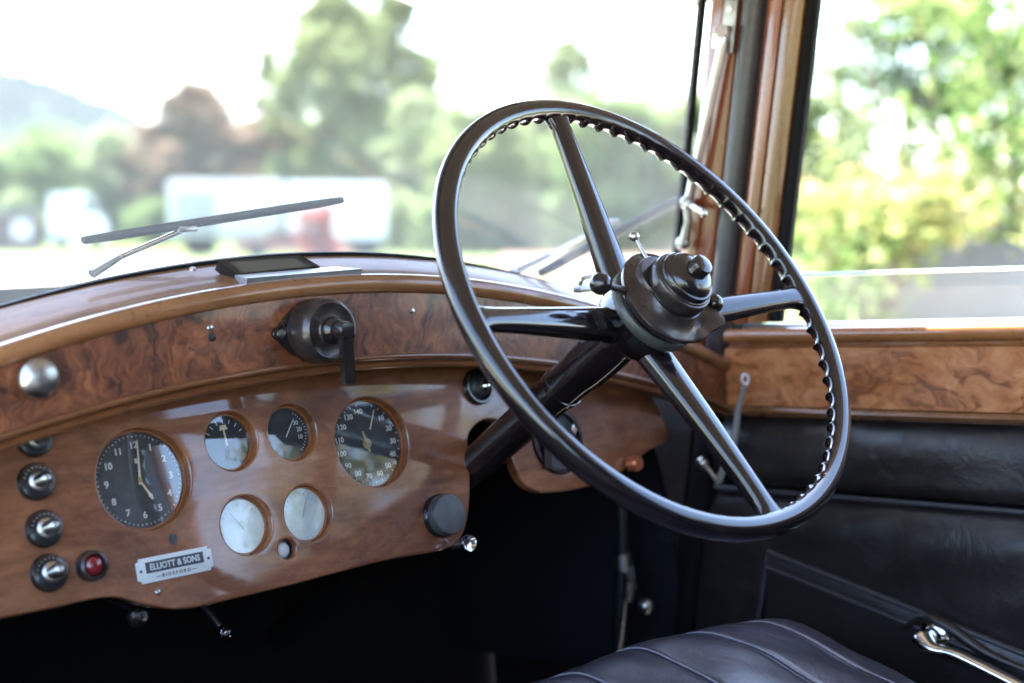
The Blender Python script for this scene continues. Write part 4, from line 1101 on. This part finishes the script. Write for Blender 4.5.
g1_ = 'trees beyond the meadow'
def T(u, vtop, wpx, dist, leaf, label, **kw):
    return tree(kw.pop('name', 'tree'), W(u, dist, -.1), hgt(vtop, dist), pxm(wpx, dist), LEAF[leaf], label, group=g1_, **kw)
T(335, -6, 120, 78, 'grey', 'tallest loose green tree rising above the white trailers', seed=11, shape='tall', total=9000, size=.42, nclump=46, trunk=.18)
T(400, -10, 100, 80, 'grey', 'tall green tree just right of the tallest one, left of the wheel rim', seed=12, shape='tall', total=7000, size=.42, nclump=40, trunk=.18)
T(275, 52, 70, 83, 'pale', 'pale thin tree standing against the left side of the tallest tree', seed=13, shape='tall', total=3600, size=.4, nclump=26, trunk=.25)
T(196, 92, 100, 84, 'copper', 'copper-brown tree left of the tallest tree', seed=5, total=12000, size=.4, trunk=.12, nclump=44, name='copper_beech')
T(160, 128, 70, 86, 'copper', 'low brownish tree on the left flank of the copper tree', seed=6, total=5600, size=.36, trunk=.08, nclump=30, name='copper_beech')
T(262, 122, 90, 82, 'copper', 'lower brownish tree at the foot of the tallest tree', seed=8, total=8000, size=.36, trunk=.08, nclump=40, name='copper_beech')
T(350, 120, 130, 86, 'green', 'dense green tree low behind the white trailer', seed=9, total=6000, size=.36, trunk=.06, nclump=44)
T(565, 34, 100, 118, 'pale', 'thin conical tree standing up behind the bushes seen through the wheel', seed=21, shape='tall', total=5200, size=.46, trunk=.2, nclump=46)
T(40, 142, 130, 92, 'green', 'rounded bright green tree at the far left under the hill', seed=31, total=6000, size=.38, trunk=.06, nclump=44)
T(-40, 150, 110, 88, 'green', 'green tree cut off by the left edge of the windscreen view', seed=33, total=3000, size=.38, trunk=.1)
T(118, 140, 90, 88, 'pale', 'pale silvery willow between the green tree and the copper tree', seed=35, total=5600, size=.34, trunk=.05, nclump=40, name='willow_tree')
T(430, 100, 110, 72, 'pale', 'pale bushy tree right of the tallest tree beside the wheel rim', seed=41, total=6500, size=.34, trunk=.04, nclump=44)
for i, (u, vt, w, d, lf, lab) in enumerate([(480, 112, 120, 62, 'grey', 'grey-green bush just inside the left of the wheel rim'), (545, 106, 140, 66, 'pale', 'pale bush behind the upright wheel spoke'),
                                          (615, 100, 140, 60, 'green', 'green bush between the upright spoke and the windscreen post'), (685, 98, 130, 63, 'grey', 'grey-green bush at the windscreen post'),
                                          (770, 110, 120, 60, 'green', 'green bush hidden partly behind the wooden post')]):
    tree('bush', W(u, d, -.1), hgt(vt, d), pxm(w, d), LEAF[lf], lab, 'bush', 50 + i, 'bushes along the yard', .02, 'dome', size=.3, nclump=54, total=6500)
tree('bush', W(318, 46, -.1), hgt(204, 46), pxm(52, 46), LEAF['red'], 'small red-leaved bush in front of the white trailer', 'bush', 77, None, .05, 'dome', size=.16, nclump=16, total=1200)
for i, (u, vt, w, d) in enumerate([(18, 196, 60, 80), (150, 200, 60, 80), (400, 196, 60, 64), (440, 205, 60, 60)]):
    tree('low_shrub', W(u, d, -.1), hgt(vt, d), pxm(w, d), LEAF['green' if i % 2 else 'pale'],
         ['low pale shrub beside the dark shed', 'low green shrub left of the trailers', 'low pale shrub at the right end of the trailers', 'low green shrub behind the left wheel rim'][i], 'bush', 90 + i, 'low shrubs on the meadow edge', .03, 'dome', size=.22, nclump=16, total=1500)

rn = random.Random(99); bm = bmesh.new()
for i in range(150):
    u = -160 + 1010 * (i + rn.random()) / 150; dd = rn.uniform(118, 150); tp = 158 + 16 * sin(u * .021) + 9 * sin(u * .057 + 1) + rn.uniform(-6, 8)
    for k in range(3):
        zt = hgt(tp, dd) * (1 - .3 * k); c = W(u + rn.uniform(-8, 8), dd, 0); c.z = zt - 1.6; leaves(bm, [(c, rn.uniform(1.6, 3.0), 1.9)], -150, .55, rn)
tag(obj('far_woodland', bm, LEAF['pale'], smooth=None, car=False), 'soft pale band of far-off woodland along the edge of the meadow', 'woodland', kind='stuff')

# ---- trailers, van, shed, car
TW = simple('trailer_white', (.62, .63, .64), .45, 0, .04, .6)
TC = simple('trailer_cream', (.46, .45, .42), .5, 0, .06, .6)
TG = simple('trailer_grey', (.22, .225, .23), .5, 0, .06, .8)
TYRE = simple('tyre_rubber', (.02, .02, .02), .8)
def trailer(u0, u1, v0, v1, dist, depth, m, label, panel=False):
    a, b = W(u0, dist), W(u1, dist); mid = (a + b) / 2; d = (b - a); ln = d.length; d.normalize(); nrm = Vector((-d.y, d.x, 0))
    rot = Matrix((d, nrm, Vector((0, 0, 1)))).transposed(); zt, zb = hgt(v0, dist), hgt(v1, dist)
    base = mid + nrm * depth / 2
    t = thing('trailer', base, label, 'trailer', 'white trailers on the meadow', car=False)
    bm = bmesh.new(); box(bm, base + Vector((0, 0, (zt + zb) / 2)), ln, depth, zt - zb, .06, rot); obj('body', bm, m, t, car=False)
    bm = bmesh.new(); box(bm, base + Vector((0, 0, zb - .08)), ln * .96, depth * .8, .16, .02, rot); obj('chassis', bm, TG, t, car=False)
    if panel:
        bm = bmesh.new(); box(bm, base - d * ln * .27 - nrm * (depth / 2 + .02) + Vector((0, 0, (zt + zb) / 2 - .1)), ln * .36, .04, (zt - zb) * .72, .01, rot); obj('door', bm, TG, t, car=False)  # grey panel stands in for the trailer's shaded end
    for k in (-.28, -.18, .22, .32):
        c_ = base + d * ln * k - nrm * (depth / 2 - .15) + Vector((0, 0, .38)); obj('wheel', lathe(bmesh.new(), c_, -nrm, [(0, -.12), (.42, -.12), (.45, -.08), (.45, .08), (.42, .12), (.22, .12), (.2, .08), (0, .08)], 24), TYRE, t, car=False)
    return t
trailer(170, 284, 181, 236, 58, 2.4, TC, 'cream box trailer with its shaded end painted as a grey panel, left one of the pair', True)
trailer(288, 386, 183, 238, 57, 2.4, TW, 'plain white box trailer right of the cream one')
# white van
def van(u, v0, wpx, dist, label):
    p = W(u, dist); d = W(u + 10, dist) - W(u, dist); d.normalize(); n_ = Vector((-d.y, d.x, 0)); L = pxm(wpx, dist); H = hgt(v0, dist)
    t = thing('van', p, label, 'van', car=False)
    prof = [(-.5, .16), (-.5, .92), (-.46, 1), (.12, 1), (.24, .95), (.36, .62), (.48, .55), (.5, .45), (.5, .16)]
    bm = bmesh.new(); sweep(bm, [[p + d * (x * L) + n_ * w + Vector((0, 0, z * H)) for x, z in prof] for w in (-.9, -.8, .8, .9)]); obj('body', bm, TW, t, car=False)
    bm = bmesh.new(); sweep(bm, [[p + d * (x * L) + n_ * w + Vector((0, 0, z * H)) for x, z in ((.08, .66), (.08, .9), (.2, .9), (.31, .66))] for w in (-.93, -.905)]); obj('window', bm, M['dial'], t, car=False)
    for x in (-.3, .3): obj('wheel', lathe(bmesh.new(), p + d * x * L - n_ * .8 + Vector((0, 0, .33)), -n_, [(0, -.1), (.33, -.1), (.33, .12), (.2, .13), (0, .1)], 20), TYRE, t, car=False)
van(80, 194, 52, 66, 'white van parked below the green tree at the left')
# dark shed
p = W(6, 70); d = (W(16, 70) - p).normalized(); n_ = Vector((-d.y, d.x, 0)); SH = simple('shed_boards', (.085, .055, .050), .85, 0, .3, 3)
t = thing('shed', p, 'dark brown shed at the far left edge of the meadow', 'shed', car=False)
H = hgt(212, 70); L = pxm(66, 70)
bm = bmesh.new(); sweep(bm, [[p + d * x + n_ * y + Vector((0, 0, z)) for x, z in ((-L / 2, -.1), (-L / 2, H), (L / 2, H), (L / 2, -.1))] for y in (0, 3)]); obj('wall', bm, SH, t, car=False)
bm = bmesh.new(); sweep(bm, [[p + d * x + n_ * y + Vector((0, 0, z)) for x, z in ((-L / 2 - .2, H + .02), (-L / 2 - .2, H + .14), (L / 2 + .2, H + .14), (L / 2 + .2, H + .02))] for y in (-.3, 3.3)]); obj('roof', bm, TG, t, car=False)
bm = bmesh.new(); box(bm, p + d * .75 - n_ * .03 + Vector((0, 0, H * .52)), .75, .05, .8, .01, Matrix((d, n_, Vector((0, 0, 1)))).transposed()); obj('window', bm, TW, t, car=False)
# red car behind the wiper
p = W(292, 50); d = (W(302, 50) - p).normalized(); n_ = Vector((-d.y, d.x, 0)); RC = simple('red_car_paint', (.16, .045, .045), .3, 0, .08, 3, .6)
t = thing('parked_car', p, 'low red car parked in front of the white trailers', 'car', car=False)
bm = bmesh.new(); sweep(bm, [[p + d * (x * 1.9) + n_ * w + Vector((0, 0, z)) for x, z in ((-1, .25), (-1, .6), (-.55, .66), (-.35, .98), (.3, .98), (.55, .7), (.98, .6), (1, .25))] for w in (-.8, -.7, .7, .8)]); obj('body', bm, RC, t, car=False)
bm = bmesh.new(); sweep(bm, [[p + d * (x * 1.9) + n_ * w + Vector((0, 0, z)) for x, z in ((-.46, .69), (-.31, .93), (.26, .93), (.45, .71))] for w in (-.83, -.805)]); obj('window', bm, M['dial'], t, car=False)
for x in (-.6, .6): obj('wheel', lathe(bmesh.new(), p + d * x * 1.9 - n_ * .72 + Vector((0, 0, .3)), -n_, [(0, -.1), (.3, -.1), (.3, .11), (.18, .12), (0, .1)], 20), TYRE, t, car=False)

# ---- right side: garden wall, climbing foliage, post
STONE = ground('grey_render', [(.10, .099, .098), (.13, .129, .127), (.16, .158, .154)], 2.2, .9)
def wall(u, d0, end, h, th, label):
    a = W(u, d0); b = Vector(end); d = (b - a); L = d.length; d.normalize(); n_ = Vector((-d.y, d.x, 0))
    secs = []
    for k in range(30):
        c_ = a + d * L * k / 29; hh = h * (1 + .02 * sin(k * 1.1))
        secs.append([c_ + n_ * o_ + Vector((0, 0, z)) for o_, z in ((0, -.15), (0, hh - .05), (.04, hh), (th - .04, hh), (th, hh - .05), (th, -.15))])
    t = thing('garden_wall', a, label, 'wall', car=False); obj('masonry', sweep(bmesh.new(), secs), STONE, t, car=False); return a, d, L, n_
wa, wd, wL, wn = wall(884, 8.0, W(1330, 8.6), 1.36, .3, 'low grey garden wall under the climbing leaves outside the door window')
def shrub(name, base, clumps, m, label, per, size, seed, group=None, stems=5):
    rn = random.Random(seed); t = thing(name, base, label, 'shrub', group, car=False)
    bm = bmesh.new()
    for c in clumps: leaves(bm, [c], -int(per * c[1] ** 2 * c[2] / .02) - 12, size, rn)
    bt = bmesh.new()
    for c in clumps[::max(1, len(clumps) // stems)]:
        mid = Vector(base).lerp(c[0], .55) + Vector((rn.uniform(-.1, .1), rn.uniform(-.1, .1), .15)); tube(bt, [Vector(base) + Vector((rn.uniform(-.1, .1), rn.uniform(-.1, .1), -.05)), mid, c[0]], [.035, .022, .008], 7)
    obj('stems', bt, BARK, t, car=False); obj('foliage', bm, m, t, smooth=None, car=False); return t
def px_clumps(seed, boxes, dist, ddist):
    rn = random.Random(seed); out = []
    for (u0, u1, v0, v1, n_, r0, r1) in boxes:
        for _ in range(n_):
            dd = dist + rn.uniform(-ddist, ddist); c = W(rn.uniform(u0, u1), dd, 0); c.z = hgt(rn.uniform(v0, v1), dd); r_ = rn.uniform(r0, r1); out.append((c, r_, r_ * .8))
    return out
cl_y = px_clumps(3, [(800, 960, 165, 235, 26, .16, .3), (850, 1060, 190, 228, 22, .14, .26)], 7.4, .5)
shrub('climbing_shrub', W(845, 7.9), cl_y, LEAF['yellow'], 'yellowing creeper spilling along the top of the garden wall', 6.5, .085, 4)
cl_g = px_clumps(5, [(800, 880, 225, 320, 22, .14, .26), (880, 920, 235, 285, 6, .1, .18)], 7.3, .35)
shrub('climbing_shrub', W(830, 7.6), cl_g, LEAF['vine'], 'green creeper hanging down past the wall end at the door frame', 6.5, .085, 6)
cl_t = px_clumps(9, [(900, 1100, -60, 60, 22, .2, .42), (940, 1120, 60, 190, 24, .2, .4), (830, 930, -60, 40, 6, .14, .24), (960, 1110, 170, 215, 12, .18, .32)], 8.6, .8)
shrub('overhanging_shrub', W(1010, 9.2), cl_t, LEAF['vine'], 'tall bright green shrub overhanging the wall at upper right', 5.5, .10, 8)
for i, (u, d, vt, w, lf) in enumerate([(815, 34, 50, 150, 'pale'), (905, 30, -40, 200, 'pale'), (1010, 32, -50, 220, 'vine'), (1130, 30, 20, 210, 'green'), (1260, 26, 30, 240, 'vine'), (1420, 24, 60, 260, 'yellow'), (1600, 20, 90, 300, 'vine')]):
    tree('garden_tree', W(u, d, -.1), hgt(vt, d), pxm(w, d), LEAF[lf], ['pale garden tree just right of the door frame, far behind the creeper', 'pale tall garden tree between the door frame and the overhanging shrub', 'bright green garden tree behind the overhanging shrub',
         'garden tree beyond the right edge of the door window', 'garden tree beside the car, level with the driver', 'yellowing garden tree beside the rear of the door', 'garden tree behind the driver door'][i], 'tree', 120 + i, 'garden trees beyond the wall', .06, 'dome', size=.2, nclump=30, total=3600)

for az, dd, hh, ww, lf, lab in ((134.5, 13, 6.0, 4.2, 'yellow', 'yellow-green garden tree behind the car on the driver side'),):
    tree('garden_tree', Vector((sin(R(az)) * dd, cos(R(az)) * dd, -.1)), hh, ww, LEAF[lf], lab, 'tree', 140, 'garden trees beyond the wall', .06, 'dome', size=.14, nclump=30, total=3600)

# ------------------------------------------------------------------ haze
HAZE = True
if HAZE:
    m, nt, out = mat('haze_air'); pv = node(nt, 'ShaderNodeVolumePrincipled'); pv.inputs['Color'].default_value = (.48, .72, 1, 1); pv.inputs['Density'].default_value = .000014; pv.inputs['Anisotropy'].default_value = 0
    nt.links.new(pv.outputs[0], out.inputs['Volume'])
    bm = bmesh.new(); box(bm, (0, 0, 250), 14000, 14000, 516)
    tag(obj('haze', bm, m, car=False, smooth=None), 'thin pale haze over the whole landscape', 'haze', kind='stuff')

# ------------------------------------------------------------------ light, sky, camera
SUN_EL, SUN_AZ = 67.0, 16.0            # azimuth clockwise from +Y
w = bpy.data.worlds.new('World'); S.world = w; w.use_nodes = True
nt = w.node_tree; bg = nt.nodes['Background']; sky = nt.nodes.new('ShaderNodeTexSky'); sky.sky_type = 'NISHITA'; sky.sun_disc = False
sky.sun_elevation = R(SUN_EL); sky.sun_rotation = R(SUN_AZ); sky.dust_density = 1.2; sky.air_density = 1.0
nt.links.new(sky.outputs[0], bg.inputs[0]); bg.inputs[1].default_value = .15
ld = bpy.data.lights.new('sun', 'SUN'); ld.energy = 4.6; ld.angle = R(.5); ld.color = (1, .95, .87)
lo_ = bpy.data.objects.new('sun', ld); COL.objects.link(lo_)
sd = Vector((sin(R(SUN_AZ)) * cos(R(SUN_EL)), cos(R(SUN_AZ)) * cos(R(SUN_EL)), sin(R(SUN_EL))))
lo_.rotation_euler = sd.to_track_quat('Z', 'Y').to_euler(); lo_.location = sd * 40

cd = bpy.data.cameras.new('camera'); cam = bpy.data.objects.new('camera', cd); COL.objects.link(cam); S.camera = cam
cd.sensor_width = 36; cd.lens = 50; cd.clip_start = .02; cd.clip_end = 20000
rt, up_, fw = WLD
cam.matrix_world = Matrix((rt, up_, -fw)).transposed().to_4x4(); cam.location = (0, 0, EYE)
cd.dof.use_dof = True; cd.dof.focus_distance = 1.40; cd.dof.aperture_fstop = 2.8

S.view_settings.view_transform = 'Standard'; S.view_settings.look = 'None'; S.view_settings.gamma = 1; S.view_settings.exposure = 3.5
S.render.engine = 'CYCLES'; c = S.cycles
c.use_denoising = True; c.max_bounces = 10; c.diffuse_bounces = 5; c.glossy_bounces = 5; c.transparent_max_bounces = 16; c.transmission_bounces = 6; c.volume_bounces = 0
c.caustics_reflective = False; c.caustics_refractive = False; c.sample_clamp_indirect = 8
